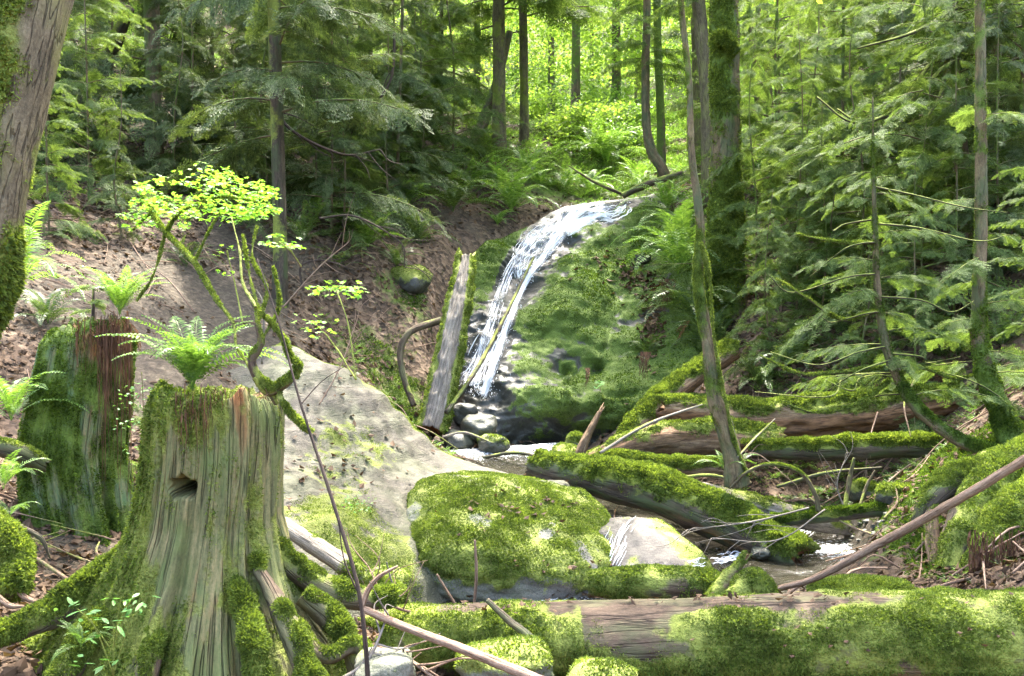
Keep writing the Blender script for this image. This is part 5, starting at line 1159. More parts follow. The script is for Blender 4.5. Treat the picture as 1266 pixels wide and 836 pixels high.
# --- thin mossy tree right of centre
tp = PM((912,600,9.0),(905,560,9.0),(884,490,9.0),(876,430,9.05),(864,350,9.1),(866,280,9.15),(855,190,9.2),(852,100,9.3),(842,0,9.4),(838,-150,9.6),(836,-500,10))
th_, tb, tax, _ = trunk_of('mossy_tree', 'slim crooked mossy tree leaning over the log pile, pale strip on its right side', 'tree', tp, [.12,.09,.072,.06,.048,.040,.034,.03,.028,.026,.02], 'bark', seed=260, n=200, k=28, fz=60000, lump=.26, moss=(.3, .3, .8), fl=.013)
V, Fq, a = tube(PM((925,588,8.9),(908,545,8.9),(898,500,8.9),(888,450,8.95),(881,400,8.98),(878,350,9.0),(872,318,9.02),(866,300,9.05)), [.006,.013,.008,.009,.006,.009,.026,.012], 90, 12, 5, .6, 0); ms = np.full(len(V), .9)
o = obj('lichen_strip', V-tb, Fq, M['log'], th_, attrs=dict(moss=ms, rot=0*ms, gv=a['gv'])); quads_obj('moss', tufts(V-tb, Fq, ms, 9000, .016, seed=5), M['moss'], o)
# --- large mossy trunk
r = np.random.default_rng(4)
pts = tree_pts(900, 300, 15.5, (-.015, 0), 13)
lt, lb_, lax, _ = trunk_of('mossy_conifer', 'thickest mossy trunk right of centre, with a shelf of moss near the top', 'tree', pts, [.33,.24,.22,.21,.17,.1], 'bark', seed=265, n=170, k=44, fz=110000, lump=.1, fl=.04, mfn=lambda V, a, ms: np.clip(.62+.9*fbm(V*[2, 2, 1.1], 4, 266)-.25*sstep(.2, .9, a['nrm'][:, 0]), 0, 1))
V, Fq, a = tube([P(882,45,15.2), P(895,48,15.1), P(910,62,15.15)], [.06, .09, .05], 20, 14, 3, .3, 0); ms = np.full(len(V), 1.); o = obj('moss_shelf', V-lb_, Fq, M['log'], lt, attrs=dict(moss=ms, rot=0*ms, gv=a['gv'])); quads_obj('moss', tufts(V-lb_, Fq, ms, 9000, .05, seed=7, droop=.6), M['moss'], o)
Q, B = conifer(lax, .85, 1, 9, lambda u: 1.9-.8*u, r, False, 10); quads_obj('foliage', Q-lb_, M['conifer_soft'], lt); branch_mesh(B, lb_, .009, 'bark', lt)
def far_trunk(label, pts, rad, mat='bark', seed=1, moss=(.3, .2, .7), crown=None, name='slim_tree', group=None):
    rt, b, ax, _ = trunk_of(name, label, 'tree', pts, rad, mat, moss, seed, 60, 14, group=group)
    if crown:
        z0, nb, L, leaf = crown; r = np.random.default_rng(seed); Q, B = conifer(ax, z0, 1, nb, lambda u: L*(1.3-.8*u), r, False, 9); quads_obj('foliage', Q-b, M[leaf], rt); branch_mesh(B, b, .008, mat, rt, moss=.6)
    return rt
far_trunk('slim reddish trunk curving at its foot behind the waterfall crest', [P(830,218,20.6)-[0,0,.3], P(818,208,20.6), P(805,185,20.7), P(799,150,20.8), P(798,80,20.9), P(800,0,21), P(802,-300,21.4)], [.13,.12,.11,.095,.09,.085,.05], 'bark', 270, crown=(.62, 26, 1.6, 'conifer_soft'))
far_trunk('straight slim green mossy trunk beside the curved one', [P(818,235,22)-[0,0,.4], P(817,150,22), P(813,50,22), P(812,-60,22.2), P(812,-350,23)], [.11,.095,.09,.085,.04], 'bark', 271, (.3, .7, .5), crown=(.6, 24, 1.7, 'conifer_soft'))
far_trunk('grey-brown trunk just left of the thickest mossy one', [P(878,225,18.5)-[0,0,.5], P(875,120,18.5), P(866,30,18.5), P(862,-50,18.6), P(856,-400,19)], [.17,.14,.13,.12,.05], 'bark_grey', 272, (.2, .0, .5), crown=(.6, 26, 1.8, 'conifer_soft'))
far_trunk('greyish trunk partly hidden behind the slim crooked mossy tree', [P(864,225,24)-[0,0,.5], P(864,100,24), P(862,0,24), P(860,-350,25)], [.2,.17,.16,.06], 'bark_grey', 273, (.2, .0, .5), crown=(.55, 26, 2., 'conifer_soft'))
far_trunk('broad grey trunk at the top of the right slope', [P(1100,95,27)-[0,0,.8], P(1094,40,27), P(1088,-20,27), P(1085,-350,28)], [.33,.27,.25,.12], 'bark_grey', 274, (.2, .1, .5), crown=(.45, 34, 2.6, 'conifer_soft'))
far_trunk('thin dark stem rising left of the broad grey trunk', [P(1035,110,24)-[0,0,.8], P(1020,50,24), P(1015,-10,24), P(1012,-250,24)], [.08,.07,.06,.03], 'bark', 275, crown=(.5, 20, 1.6, 'conifer_soft'))
for i, x in enumerate((931, 945, 957)):
    far_trunk(('leftmost', 'middle', 'rightmost')[i]+' of the three thin stems right of the thickest mossy trunk', [P(x+10,190,23.5+i)-[0,0,.6], P(x+4,90,23.5+i), P(x-4-i*3,20,23.5+i), P(x-16,-220,24+i)], [.1,.085,.07,.03], 'bark', 276+i, (.3, .5, .5), crown=(.5, 18, 1.5, 'conifer_soft'))
# tall thin conifer on the right with long mossy curved branches
rt, rb, rax, _ = trunk_of('slim_conifer', 'tall slim conifer on the right with long mossy branches sweeping left', 'tree', PM((1200,250,13),(1193,200,13),(1184,120,13),(1177,30,13),(1175,-60,13.1),(1170,-500,13.6)), [.07,.062,.055,.05,.045,.03], 'bark', moss=(.3, .4, .8), seed=280, n=80, k=18)
for j, e in enumerate(([(1180,70,13),(1150,80,12.8),(1125,115,12.6),(1090,145,12.5),(1050,150,12.5),(1010,120,12.6)], [(1175,75,13),(1140,110,12.7),(1110,140,12.6),(1060,148,12.5),(1035,135,12.6)], [(1172,60,13),(1165,110,12.9),(1150,140,12.8),(1142,150,12.8)], [(1185,150,13),(1220,155,12.8),(1266,150,12.6)], [(1182,10,13),(1130,40,12.7),(1060,60,12.6)])):
    V, Fq, a = tube(PM(*e), [.03,.024,.012], 40, 8, j, .2, 0); obj('branch', V-rb, Fq, M['log_dark'], rt, attrs=dict(moss=np.clip(.5*a['nz']+.45, 0, 1), rot=0*a['nz'], gv=a['gv']))
r = np.random.default_rng(281); Q, B = conifer(rax, .04, .95, 40, lambda u: 2.0-.8*u, r, False, 9); quads_obj('foliage', Q-rb, M['conifer_soft'], rt); branch_mesh(B, rb, .009, 'log_dark', rt, moss=.5)
# bent mossy sapling (right middle)
sp_ = PM((1300,560,7.6),(1266,562,7.6),(1215,556,7.7),(1170,535,7.8),(1130,500,7.9),(1105,455,8.0),(1092,410,8.05),(1084,350,8.1),(1082,280,8.1),(1080,220,8.1),(1079,120,8.2))
root, base, ax, o = trunk_of('bent_sapling', 'bent mossy hemlock sapling curving up from the right edge with wide feathery boughs', 'tree', sp_, [.06,.055,.05,.048,.045,.042,.036,.03,.022,.015,.006], 'bark', seed=290, n=170, k=24, fz=50000, fl=.016, lump=.2, mfn=lambda V, a, ms: np.clip(.35+.6*a['nz']+.5*sstep(.9, .3, V[:, 2])+.5*fbm(V*6, 3, 2), 0, 1), fm='moss_g')
rb_ = np.random.default_rng(777)
for j in range(14):
    u = rb_.uniform(.35, .95); p = np.array([np.interp(u, np.linspace(0, 1, len(ax)), ax[:, k_]) for k_ in range(3)]); sg = -1 if rb_.random() < .7 else 1; L = rb_.uniform(.5, 1.3)
    q_ = [p, p+[sg*L*.35, rb_.normal()*.15, -.04*L], p+[sg*L*.7, rb_.normal()*.25, -.16*L], p+[sg*L, rb_.normal()*.3, -.16*L+rb_.normal()*.12]]
    V, Fq, a = tube(q_, [.011, .008, .006, .003], 30, 7, j, .25, 0); obj('branch', V-base, Fq, M['log_dark'], root, attrs=dict(moss=np.clip(.5*a['nz']+.35, 0, 1), rot=0*a['nz'], gv=a['gv']))
r = np.random.default_rng(291)
Q, B = conifer(ax, .42, 1., 17, lambda u: 1.05-.6*(u-.42)/.58, r, True, 7, (.2, .5), .8); quads_obj('foliage', Q-base, M['conifer_soft'], root); branch_mesh(B, base, .007, 'log_dark', root, moss=.35)
for j, e in enumerate(([(1090,455,7.95),(1040,460,7.9),(990,462,7.9),(940,440,7.9)], [(1100,470,7.95),(1060,500,7.8),(1010,510,7.7),(975,500,7.7)], [(1112,462,7.95),(1140,455,8),(1180,468,8.1),(1215,460,8.3)], [(1085,385,8.05),(1040,395,8),(1000,370,7.9),(960,345,7.9)], [(1083,300,8.1),(1040,300,8),(985,290,7.9)])):
    V, Fq, a = tube(PM(*e), [.018,.014,.006], 40, 8, j, .3, 0); ms = np.clip(.5*a['nz']+.6, 0, 1); o = obj('branch', V-base, Fq, M['log_dark'], root, attrs=dict(moss=ms, rot=0*ms, gv=a['gv'])); quads_obj('moss', tufts(V-base, Fq, ms, 5000, .016, seed=j, droop=.7), M['moss'], o)
# right bent trunk
root, base, ax, o = trunk_of('bent_tree', 'bent mossy trunk rising from a rooty mound at the right, curving back to vertical', 'tree', PM((1252,620,7.9),(1250,560,7.9),(1238,510,8),(1220,465,8.1),(1210,415,8.2),(1211,350,8.2),(1213,250,8.3),(1212,60,8.5),(1210,-250,9)), [.12,.10,.085,.075,.065,.055,.05,.045,.03], 'bark', seed=300, n=130, k=28, fz=50000, fl=.018, lump=.15, mfn=lambda V, a, ms: np.clip(.35+.6*sstep(1.7, .9, V[:, 2])+.6*fbm(V*5, 3, 3), 0, 1), fm='moss_g')
r = np.random.default_rng(301)
Q, B = conifer(ax, .36, 1., 15, lambda u: 1.0-.4*(u-.3), r, True, 7, (.2, .5), .8); quads_obj('foliage', Q-base, M['conifer_soft'], root); branch_mesh(B, base, .007, 'log_dark', root, moss=.35)
RT = [
 ('conifer on the right slope with dense soft boughs left of the tall slim one', 1040, 250, 16, 8, (.0, 0), 9, (.1, 1), 66, (2.0, .8), 'bark', 'conifer_soft'),
 ('low conifer on the right slope behind the log pile', 985, 360, 14, 6, (.0, 0), 4.6, (.15, 1), 36, (1.5, .5), 'bark', 'conifer_soft'),
 ('conifer at the right edge filling the upper corner with dark boughs', 1262, 200, 12.5, 11, (.0, 0), 12, (.1, 1), 96, (2.2, .8), 'bark', 'conifer'),
 ('young conifer in the middle of the right slope', 1140, 330, 12, 5, (.0, 0), 5.5, (.12, 1), 42, (1.5, .5), 'bark', 'conifer_soft'),
 ('conifer behind the tall slim one, top right', 1230, 60, 17, 12, (.0, 0), 14, (.06, 1), 90, (2.6, 1.0), 'bark', 'conifer'),
 ('small conifer right of the thickest mossy trunk', 960, 240, 18, 6, (.0, 0), 6, (.1, 1), 66, (2.0, .6), 'bark', 'conifer_soft'),
]
for i, (lb, px, py, d, w, ln, H, z, nb, L, mt, lf) in enumerate(RT):
    shared_conifer(lb, px, py, d, w*.45, H, 'C2' if H < 9 else 'B' if H < 13 else 'A', lf, 310+i)
# ---- mossy root mound at lower right
me_, mb_ = None, P(1200, 700, 6.3)
e = empty('mossy_root_mound', tuple(mb_), 'moss-covered root buttress with a dark hollow on its left, lower right', 'roots')
for i, (pts_, rd_) in enumerate(((PM((1290,560,7.2),(1240,590,6.9),(1200,640,6.6),(1182,700,6.4),(1180,740,6.3)), [.16,.15,.13,.11,.10]), (PM((1240,575,7.1),(1190,590,7.0),(1150,620,6.9),(1135,650,6.9)), [.12,.10,.07,.05]), (PM((1300,600,6.6),(1250,640,6.4),(1215,690,6.2),(1200,730,6.1)), [.14,.12,.09,.07]),
      (PM((1160,600,7.0),(1152,640,6.8),(1156,690,6.6),(1162,712,6.5)), [.03,.045,.05,.05]), (PM((1300,690,6.0),(1250,716,5.9),(1215,745,5.8)), [.08,.07,.04]))):
    rootm('root', pts_, rd_, 320+i, e, mb_, 30000 if i != 3 else 3000, 'log_rot' if i == 3 else 'log_dark', (.5, .45, .9) if i != 3 else (.3, .1, .6))
fibres(e, mb_, 1196, 1262, 655, 700, 5.95, 160, 9, (20, 70), .004, 'dead_roots')
e2 = empty('mossy_hummock', tuple(P(15, 700, 4.6)), 'soft mossy hummock with bare root ends at the left edge of the path', 'moss')
hb_ = P(15, 700, 4.6)
rootm('hummock', PM((-30,640,4.7),(5,672,4.65),(18,705,4.6),(10,735,4.5)), [.06,.075,.075,.05], 330, e2, hb_, 16000, moss=(.3, .9, .3)); rootm('root', PM((5,712,4.55),(30,738,4.5),(55,748,4.5)), [.012,.014,.006], 331, e2, hb_, 0, 'twig', (0, 0, 0)); rootm('root', PM((-10,730,4.4),(10,748,4.4),(30,750,4.4)), [.012,.014,.006], 332, e2, hb_, 0, 'twig', (0, 0, 0))
rootm('root', PM((22,650,4.7),(50,665,4.7),(62,690,4.7)), [.012,.012,.004], 333, e2, hb_, 0, 'log_dark', (0, 0, 0))

# loose sticks tangled over the log pile
for i, (lb, e, rd_, mt_n) in enumerate((
  ('long grey pole leaning across the left end of the log pile', [(742,560,10.4),(800,525,10.6),(868,500,10.9)], .022, 'log_grey'),
  ('short mossy stick lying between the straight log and the sunken log', [(830,592,9.6),(880,588,9.6),(925,600,9.5)], .02, 'log'),
  ('pale stick propped against the thin mossy tree foot', [(912,565,8.9),(935,540,9.2),(958,518,9.6)], .012, 'log_grey'),
  ('dark stick bridging the hollow below the ledge log', [(960,602,9.4),(1020,585,9.5),(1090,578,9.4)], .02, 'log_dark'),
  ('upright broken branch stub standing in the dark hollow', [(1044,630,9.2),(1050,595,9.3),(1056,566,9.3)], .028, 'log'),
  ('second broken stub leaning right in the dark hollow', [(1062,628,9.1),(1072,600,9.2),(1082,582,9.2)], .018, 'log'),
  ('grey split stick lying on top of the diagonal log', [(728,568,9.6),(780,585,9.3),(830,603,9.1)], .016, 'log_grey'),
  ('thin brown stick sloping down beside the little cascade', [(1000,615,8.8),(1050,650,8.6),(1120,672,8.2)], .012, 'twig'),
  ('driftwood branch across the plunge pool', [(596,566,12.6),(640,560,12.4),(690,572,12.0)], .026, 'log_dark'),
  ('small pale driftwood fork at the left edge of the plunge pool', [(548,540,12.9),(575,535,12.9),(610,548,12.8)], .02, 'log_grey'),
  ('bare root dangling from the right bank above the ledge log', [(1130,470,9.6),(1118,500,9.4),(1126,540,9.2)], .010, 'twig'))):
    stick('fallen_branch', lb, 'branch', PM(*e), [rd_*.8, rd_, rd_*.5], mt_n, 700+i, moss=(.5, .1 if mt_n != 'log' else .4, .6))
# ================================================================== LEAF LITTER AND GROUND COVER
def scatter(n, ymin, ymax, seed, dens, xlim=.62):
    r = np.random.default_rng(seed); y = ymin*(ymax/ymin)**r.random(n); x = r.uniform(-xlim, xlim, n)*y+r.normal(size=n)*.2
    XY = np.column_stack([x, y]); k = r.random(n) < dens(XY); XY = XY[k]; return XY, r
def nrm_at(XY):
    e = .08; z = terrain_z(XY); zx = terrain_z(XY+[e, 0]); zy = terrain_z(XY+[0, e]); return z, (zx-z)/e, (zy-z)/e
def litd(XY):
    b = zone(zp((210,430,10.5,1.5,.9),(270,370,12.5,1.2,.9),(200,500,9,.9,.8),(370,650,7.2,.8,.8),(320,300,14.5,.9,.6)), XY)
    m = fbm(np.column_stack([XY*.7, 0*XY[:, 0]]), 3, 61); d_, j_ = path_dist(XY); return np.clip(.75+m*.8-b, .03, 1)*(d_ > PC[j_, 3]*1.3)
XY, r = scatter(120000, 3.4, 30, 71, litd, .85); z, zx, zy = nrm_at(XY); m = len(XY)
LT_ = np.array([[[-.5, 0, .05], [0, .32, -.03], [.5, 0, .1], [0, -.32, -.06]]])
A = rotz(r.uniform(0, 6.28, m)) @ rotx(r.normal(size=m)*.5) @ roty(r.normal(size=m)*.45); sl = rotx(np.arctan(zy)) @ roty(-np.arctan(zx))
sz_ = np.clip(r.normal(size=m)*.02+.055, .02, .11)*(1+.5*(XY[:, 1] > 12))
Q = place(LT_, (sl @ A)*sz_[:, None, None], np.column_stack([XY, z+.015+.02*r.random(m)]))
o = quads_obj('leaf_litter', Q, M['litter']); tag(o, kind='stuff')
# litter lying on slab, logs and moss of the rock face
pts = []; r = np.random.default_rng(73)
for cx, cy, sx, sy, n_ in ((790,345,22,18,170),(806,400,14,40,260),(700,700,60,6,14),(960,535,90,6,120),(1000,500,120,10,90),(370,600,60,60,60),(450,560,80,50,50),(400,480,50,40,22),(1190,620,40,30,60),(640,630,70,24,60),(830,545,40,8,40),(600,545,40,15,30),(745,330,40,30,50),(900,742,260,8,110),(600,752,90,6,26),(1100,790,200,30,24)):
    for _ in range(n_):
        h, nn = cast(cx+r.normal()*sx*.6, cy+r.normal()*sy*.6, ALLB+[BV_L])
        if h is not None: pts.append(h+[0, -.02, .02])
pts = np.array(pts); o = quads_obj('scattered_leaves', leafset(np.array([[[-.5, 0, .05], [0, .32, -.03], [.5, 0, .1], [0, -.32, -.06]]]), pts, np.clip(r.normal(size=len(pts))*.02+.06, .02, .1)*np.clip(pts[:, 1]/9, .5, 1.6), r, .4), M['litter']); tag(o, kind='stuff')
# low green ground cover
def covd(XY):
    b = zone(zp((210,430,10.5,1.8,1),(270,370,12.5,1.5,1),(200,500,9,1.1,1),(370,650,7.2,1.2,1),(320,300,14.5,1.0,.9),(80,660,6.2,1.0,1)), XY)
    m = fbm(np.column_stack([XY*.5, 0*XY[:, 0]+5]), 3, 62); d_, j_ = path_dist(XY); right = sstep(.5, 3, XY[:, 0]); return np.clip(.10+m*.9+.5*right*(XY[:, 1] > 9)+.5*sstep(19, 26, XY[:, 1])-b*1.5-3*zone(zp(*[(a_, b_, c_, 2.0, 1) for a_, b_, c_ in ((640,330,17.9),(700,350,17.2),(625,400,16.2),(600,480,14.9),(760,350,17.2),(700,285,19.4),(700,440,15.6),(780,430,15.6),(760,520,14.4),(660,500,14.5))]), XY), 0, 1)*((d_ > PC[j_, 3]*1.5) | (XY[:, 1] > 15))
XY, r = scatter(52000, 5.5, 60, 72, covd); z = terrain_z(XY); m = len(XY)
sp5 = np.concatenate([place(SPF[0][:9], (rotz(np.array([a]))@roty(np.array([-.7])))*1.0, np.zeros((1, 3))) for a in (0, 1.3, 2.6, 3.9, 5.1)])
k = rng.random(m) < .5
sc_ = (.10+.16*r.random(m)**2)*np.clip(XY[:, 1]/14, .6, 2.2)
Q = place(sp5, rotz(r.uniform(0, 6.28, m))*sc_[:, None, None], np.column_stack([XY, z-.01])); nq = len(sp5)
Qm = Q.reshape(m, nq, 4, 3); 
o = quads_obj('ground_cover', Qm[k].reshape(-1, 4, 3), M['fern']); tag(o, kind='stuff'); o = quads_obj('ground_cover', Qm[~k].reshape(-1, 4, 3), M['fern_light']); tag(o, kind='stuff')
# fallen twigs on the banks
ps = []; r = np.random.default_rng(75)
XY, r = scatter(700, 5, 24, 76, lambda q: np.full(len(q), .8)); z = terrain_z(XY)
d_, j_ = path_dist(XY)
for i in range(len(XY)):
    if d_[i] < .7: continue
    L = r.uniform(.15, .6)*(1+XY[i, 1]/14); a = r.uniform(0, 6.28); p0 = np.array([*XY[i], z[i]+.03]); x1 = XY[i]+L*np.array([math.cos(a), math.sin(a)]); p1 = np.array([*x1, gz(*x1)+.04+.1*r.random()])
    rad_ = r.uniform(.004, .014); V, Fq, a_ = tube([p0, (p0+p1)/2+r.normal(size=3)*.03+[0, 0, .03], p1], [rad_, rad_*.8, rad_*.4], 7, 5, i, 0, 0, cap=False); ps.append((V, Fq, dict(gv=a_['gv'], nz=a_['nz'])))
V, Fq, a = merge(ps); o = obj('fallen_twigs', V, Fq, M['twig'], attrs=dict(gv=a['gv'], moss=np.clip(.2+.5*fbm(V, 2, 3), 0, 1), rot=0*a['nz'])); tag(o, kind='stuff')
# gravel on the pool edge
XY, r = scatter(9000, 6, 14, 77, lambda q: (lambda dj: 1.0*((dj[0] > PC[dj[1], 3]*.5) & (dj[0] < PC[dj[1], 3]*1.4)))(path_dist(q))); z = terrain_z(XY); m = len(XY)
v0, f0 = icos(1); T0 = v0[f0]*[1, .8, .5]; A = rotz(r.uniform(0, 6.28, m))*((.012+.04*r.random(m)**3)[:, None, None]); Q = place(T0, A, np.column_stack([XY, z+.01]))
n_ = Q.shape[0]; V = Q.reshape(-1, 3); o = obj('creek_gravel', V, np.arange(n_*3).reshape(n_, 3), M['rock'], attrs=dict(moss=np.zeros(len(V)), wet=np.full(len(V), .7), gv=V), smooth=False); tag(o, kind='stuff')

# ================================================================== SUNLIT FOREST BEHIND (things, sharing meshes)
def crown_mesh(name, n, rx, rz, leaf, seed, nc=26, size=(.10, .2)):
    r = np.random.default_rng(seed); cs = []
    for _ in range(nc):
        v = r.normal(size=3); v /= np.linalg.norm(v); v *= r.random()**.4; cs.append([v[0]*rx, v[1]*rx, v[2]*rz])
    cs = np.array(cs); i = r.integers(0, nc, n); p = cs[i]+r.normal(size=(n, 3))*[rx*.2, rx*.2, rx*.10]
    Q = leafset(KITE, p, r.uniform(*size, n), r, .6); return mk_mesh(name, Q.reshape(-1, 3), np.arange(len(Q)*4).reshape(-1, 4), M[leaf], False)
CM = [crown_mesh('crown', 4200, 2.6, 3.4, 'broad', 1), crown_mesh('crown', 3600, 2.2, 3.0, 'broad', 2), crown_mesh('crown', 4200, 3.0, 2.2, 'broad', 3)]
CB = [crown_mesh('leaves', 2600, 1.0, .6, 'broad', 4, 14, (.06, .13)), crown_mesh('leaves', 2600, 1.1, .8, 'fern_light', 5, 14, (.06, .13))]
TM = []
for i in range(3):
    V, Fq, a = tube([[0, 0, -.6], [.1*i-.1, 0, 3], [.15-.1*i, 0, 7], [0, .1, 12]], [.17, .13, .11, .04], 40, 10, 400+i, .1, .02); ms = np.clip(.3+.5*fbm(V, 3, i), 0, 1); TM.append(mk_mesh('trunk', V, Fq, M['bark'], attrs=dict(moss=ms, rot=0*ms, gv=a['gv'])))
r = np.random.default_rng(88)
GL = 'slender leafy tree in the bright sunlit woods behind the waterfall'
spots = [(x, d) for d, xs in ((34, (715, 765, 925)), (42, (590, 680, 790, 880, 1000)), (52, (540, 640, 735, 850, 940, 1060)), (64, (490, 600, 690, 780, 900, 1120)), (80, (430, 560, 650, 740, 830, 1000, 1180))) for x in xs]
for i, (x, d) in enumerate(spots):
    q = P(x+r.normal()*6, 200, d+r.normal()*1.5); zb = gz(q[0], q[1]); s = r.uniform(.85, 1.3)*(1+.4*(d > 60))
    e = empty('leafy_tree', (q[0], q[1], zb), GL, 'tree', 'slender leafy trees in the sunlit woods behind'); e.rotation_euler.z = r.uniform(0, 6.28); e.scale = (s, s, s)
    link('trunk', TM[i % 3], e)
    for j in range(2 if d < 60 else 1):
        o = link('crown', CM[(i+j) % 3], e); o.location = (r.normal()*.8, r.normal()*.8, (3.6 if d < 45 else 2.6)+j*4.2+r.normal()*.5); o.rotation_euler.z = r.uniform(0, 6.28)
for i in range(34):
    d = r.choice([26, 30, 35, 42, 50]); x = r.uniform(640, 1000) if i < 24 else r.uniform(880, 1250); q = P(x, 200, d+r.normal()); zb = gz(q[0], q[1]); s = r.uniform(.8, 1.5)*d/34
    o = link('undergrowth_bush', CB[i % 2], None, (q[0], q[1], zb+.35*s)); o.scale = (s, s, s); o.rotation_euler.z = r.uniform(0, 6.28)
    tag(o, 'low light green bush in the sunlit undergrowth beyond the waterfall', 'bush', 'bushes in the sunlit undergrowth')
# far wooded ridge trees at the sides (dark conifers sharing one crown)
r = np.random.default_rng(90); H_ = 15.; ax0 = np.array([[0, 0, H_*t] for t in np.linspace(0, 1, 30)])
Qs = [CP['A'][0][0], CP['A2'][0][0]]
V, Fq, a = tube(ax0[::5], [.26, .2, .16, .1, .05], 30, 10, 5, .08, .03); TC = mk_mesh('trunk', V, Fq, M['bark'], attrs=dict(moss=0*a['nz']+.3, rot=0*a['nz'], gv=a['gv']))
for i, (x, d) in enumerate(((-80,24),(60,34),(160,32),(250,36),(400,42),(-40,42),(100,46),(220,48),(350,46),(430,52),(1150,34),(1230,30),(1320,24),(1100,42),(1200,45),(1300,38),(1380,17),(1400,28),(-180,17),(-200,30))):
    q = P(x, 100, d); zb = gz(q[0], q[1])-.3; s = r.uniform(.9, 1.3)
    e = empty('hillside_conifer', (q[0], q[1], zb), 'one of the dim conifers crowding the upper hillsides', 'tree', 'dim conifers on the upper hillsides'); e.rotation_euler.z = r.uniform(0, 6.28); e.scale = (s, s, s); link('trunk', TC, e); link('foliage', Qs[i % 2], e)

# forest air: pale even haze round the whole place
def haze_box(dens):
    b = NB('forest_haze'); pv = b.n('VolumePrincipled', {'Color': (.93, .97, .86, 1), 'Density': dens, 'Anisotropy': .3}); b.t.links.new(pv.outputs[0], b.out.inputs['Volume'])
    x0, x1, y0, y1, z0, z1 = -150, 150, -25, 175, -8, 90
    z0 = min(-8, GV[:, 2].min()-1); x0 = GV[:, 0].min()-2; x1 = GV[:, 0].max()+2; y0 = GV[:, 1].min()-2; y1 = GV[:, 1].max()+2; z1 = GV[:, 2].max()+30
    V = np.array([[x, y, z] for x in (x0, x1) for y in (y0, y1) for z in (z0, z1)]); Fq = np.array([[0,1,3,2],[4,6,7,5],[0,4,5,1],[2,3,7,6],[0,2,6,4],[1,5,7,3]])
    o = obj('haze', V, Fq, b.m, smooth=False); tag(o, kind='stuff'); b.m.cycles.homogeneous_volume = True
if HAZE > 0: haze_box(HAZE)
# unseen leafy limbs added on standing trees to dapple slab, rock face and log
def shade_crown(parent, base, limbs, seed, n=5200, size=(.07, .14), rx=1.6, rz=.8, mat='broad', bark='bark'):
    r = np.random.default_rng(seed)
    for k_, (a_, b_) in enumerate(limbs):
        a_, b_ = np.array(a_, float), np.array(b_, float); mid = (a_+b_)/2+[0, 0, .35*np.linalg.norm(b_-a_)*.5]
        V, Fq, at = tube([a_, mid, b_], [.06, .045, .015], 24, 8, seed+k_, .12, 0); obj('limb', V-base, Fq, M[bark], parent, attrs=dict(moss=np.clip(.4+.4*at['nz'], 0, 1), rot=0*at['nz'], gv=at['gv']))
        nc = 12; cs = b_+r.normal(size=(nc, 3))*[rx*.6, rx*.6, rz*.5]; i = r.integers(0, nc, n); p = cs[i]+r.normal(size=(n, 3))*[rx*.24, rx*.24, rz*.16]
        quads_obj('leaves', leafset(KITE, p, r.uniform(*size, n), r, .5)-base, M[mat], parent)
ob_ = bpy.data.objects
mroot = mt_; top = P(90, -500, 4.2)
shade_crown(mroot, mb, [(P(72,-160,3.8), (-1.6, 12.0, 8.6)), (P(90,-500,4.2), (-3.2, 14.5, 9.2))], 500, 2600, (.08, .15), 1.5, .8, 'broad', 'bark_grey')
shade_crown(th_, tb, [(P(838,-150,9.6), (1.2, 7.6, 6.2)), (P(836,-500,10), (2.6, 7.4, 6.0)), (P(836,-500,10), (3.9, 7.3, 5.9)), (P(836,-500,10), (.6, 10.6, 8.6)), (P(836,-500,10), (3.4, 9.5, 7.5))], 510, 2600, (.07, .12), 1.3, .8)
shade_crown(lt, lb_, [(lax[48], (1.5, 20.0, 10.6)), (lax[50], (-.8, 20.5, 10.8)), (lax[52], (.4, 22, 12.5)), (lax[46], (2.8, 19.0, 10.2)), (lax[50], (3.4, 22.5, 12.5))], 520, 1900, (.10, .18), 1.9, 1.0)
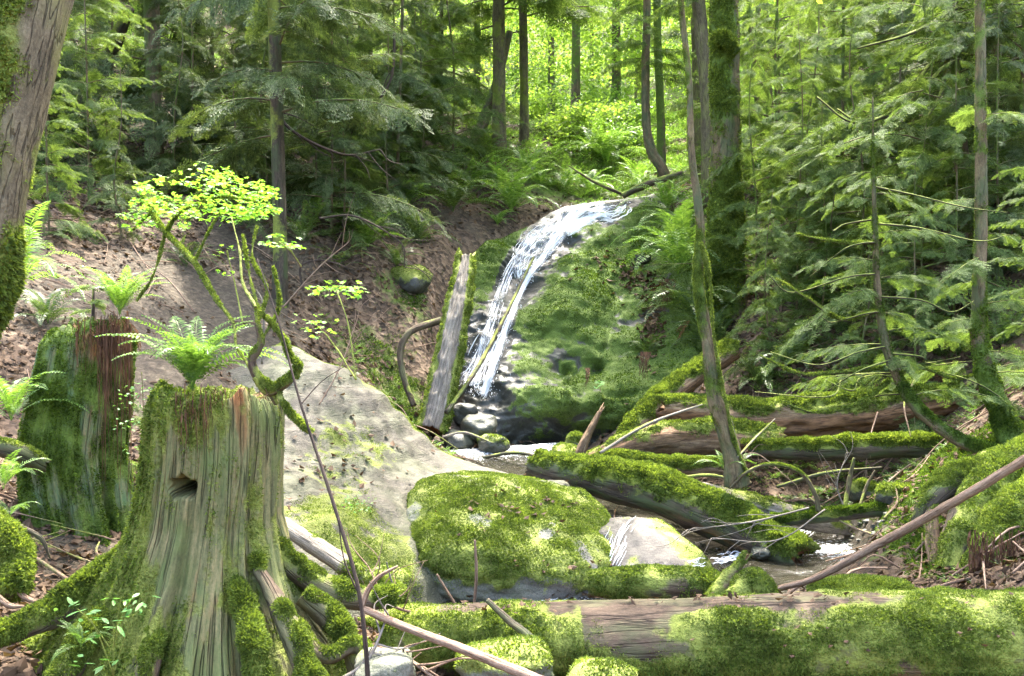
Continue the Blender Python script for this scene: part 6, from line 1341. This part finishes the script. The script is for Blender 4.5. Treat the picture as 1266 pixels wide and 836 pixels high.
# ================================================================== LIGHT, SKY, CAMERA
SUN_EL, SUN_AZ = 66., 8.      # azimuth from +Y (ahead) towards +X is positive
w = bpy.data.worlds.new('World'); SC.world = w; w.use_nodes = True; nt = w.node_tree; nt.nodes.clear()
sky = nt.nodes.new('ShaderNodeTexSky'); sky.sky_type = 'NISHITA'; sky.sun_disc = False; sky.sun_elevation = R(SUN_EL); sky.sun_rotation = R(SUN_AZ); sky.air_density = 1.0; sky.dust_density = 5
bg = nt.nodes.new('ShaderNodeBackground'); bg.inputs[1].default_value = .15; wo = nt.nodes.new('ShaderNodeOutputWorld'); nt.links.new(sky.outputs[0], bg.inputs[0]); nt.links.new(bg.outputs[0], wo.inputs[0])
sl_ = bpy.data.lights.new('Sun', 'SUN'); sl_.energy = 2.0; sl_.angle = R(.6); sl_.color = (1, .95, .86); so = bpy.data.objects.new('Sun', sl_); COL.objects.link(so)
sd_ = Vector((math.sin(R(SUN_AZ))*math.cos(R(SUN_EL)), math.cos(R(SUN_AZ))*math.cos(R(SUN_EL)), math.sin(R(SUN_EL)))); so.rotation_euler = sd_.to_track_quat('Z', 'Y').to_euler(); so.location = (0, 0, 30)
cam = bpy.data.cameras.new('Camera'); co = bpy.data.objects.new('Camera', cam); COL.objects.link(co); SC.camera = co
co.location = tuple(CAM); co.rotation_euler = (R(90)+PITCH, 0, 0); cam.sensor_width = 36; cam.lens = F_PX/1266*36; cam.clip_end = 500; cam.clip_start = .05
SC.view_settings.view_transform = 'Standard'; SC.view_settings.look = 'None'; SC.view_settings.gamma = 1; SC.view_settings.exposure = EXPO
cy = SC.cycles; cy.use_denoising = True; cy.denoising_prefilter = 'NONE'; cy.max_bounces = 6; cy.volume_bounces = 1; cy.diffuse_bounces = 4; cy.glossy_bounces = 2; cy.transmission_bounces = 3; cy.transparent_max_bounces = 8; cy.use_adaptive_sampling = True; cy.adaptive_threshold = .02; cy.caustics_reflective = False; cy.caustics_refractive = False; cy.sample_clamp_indirect = 3
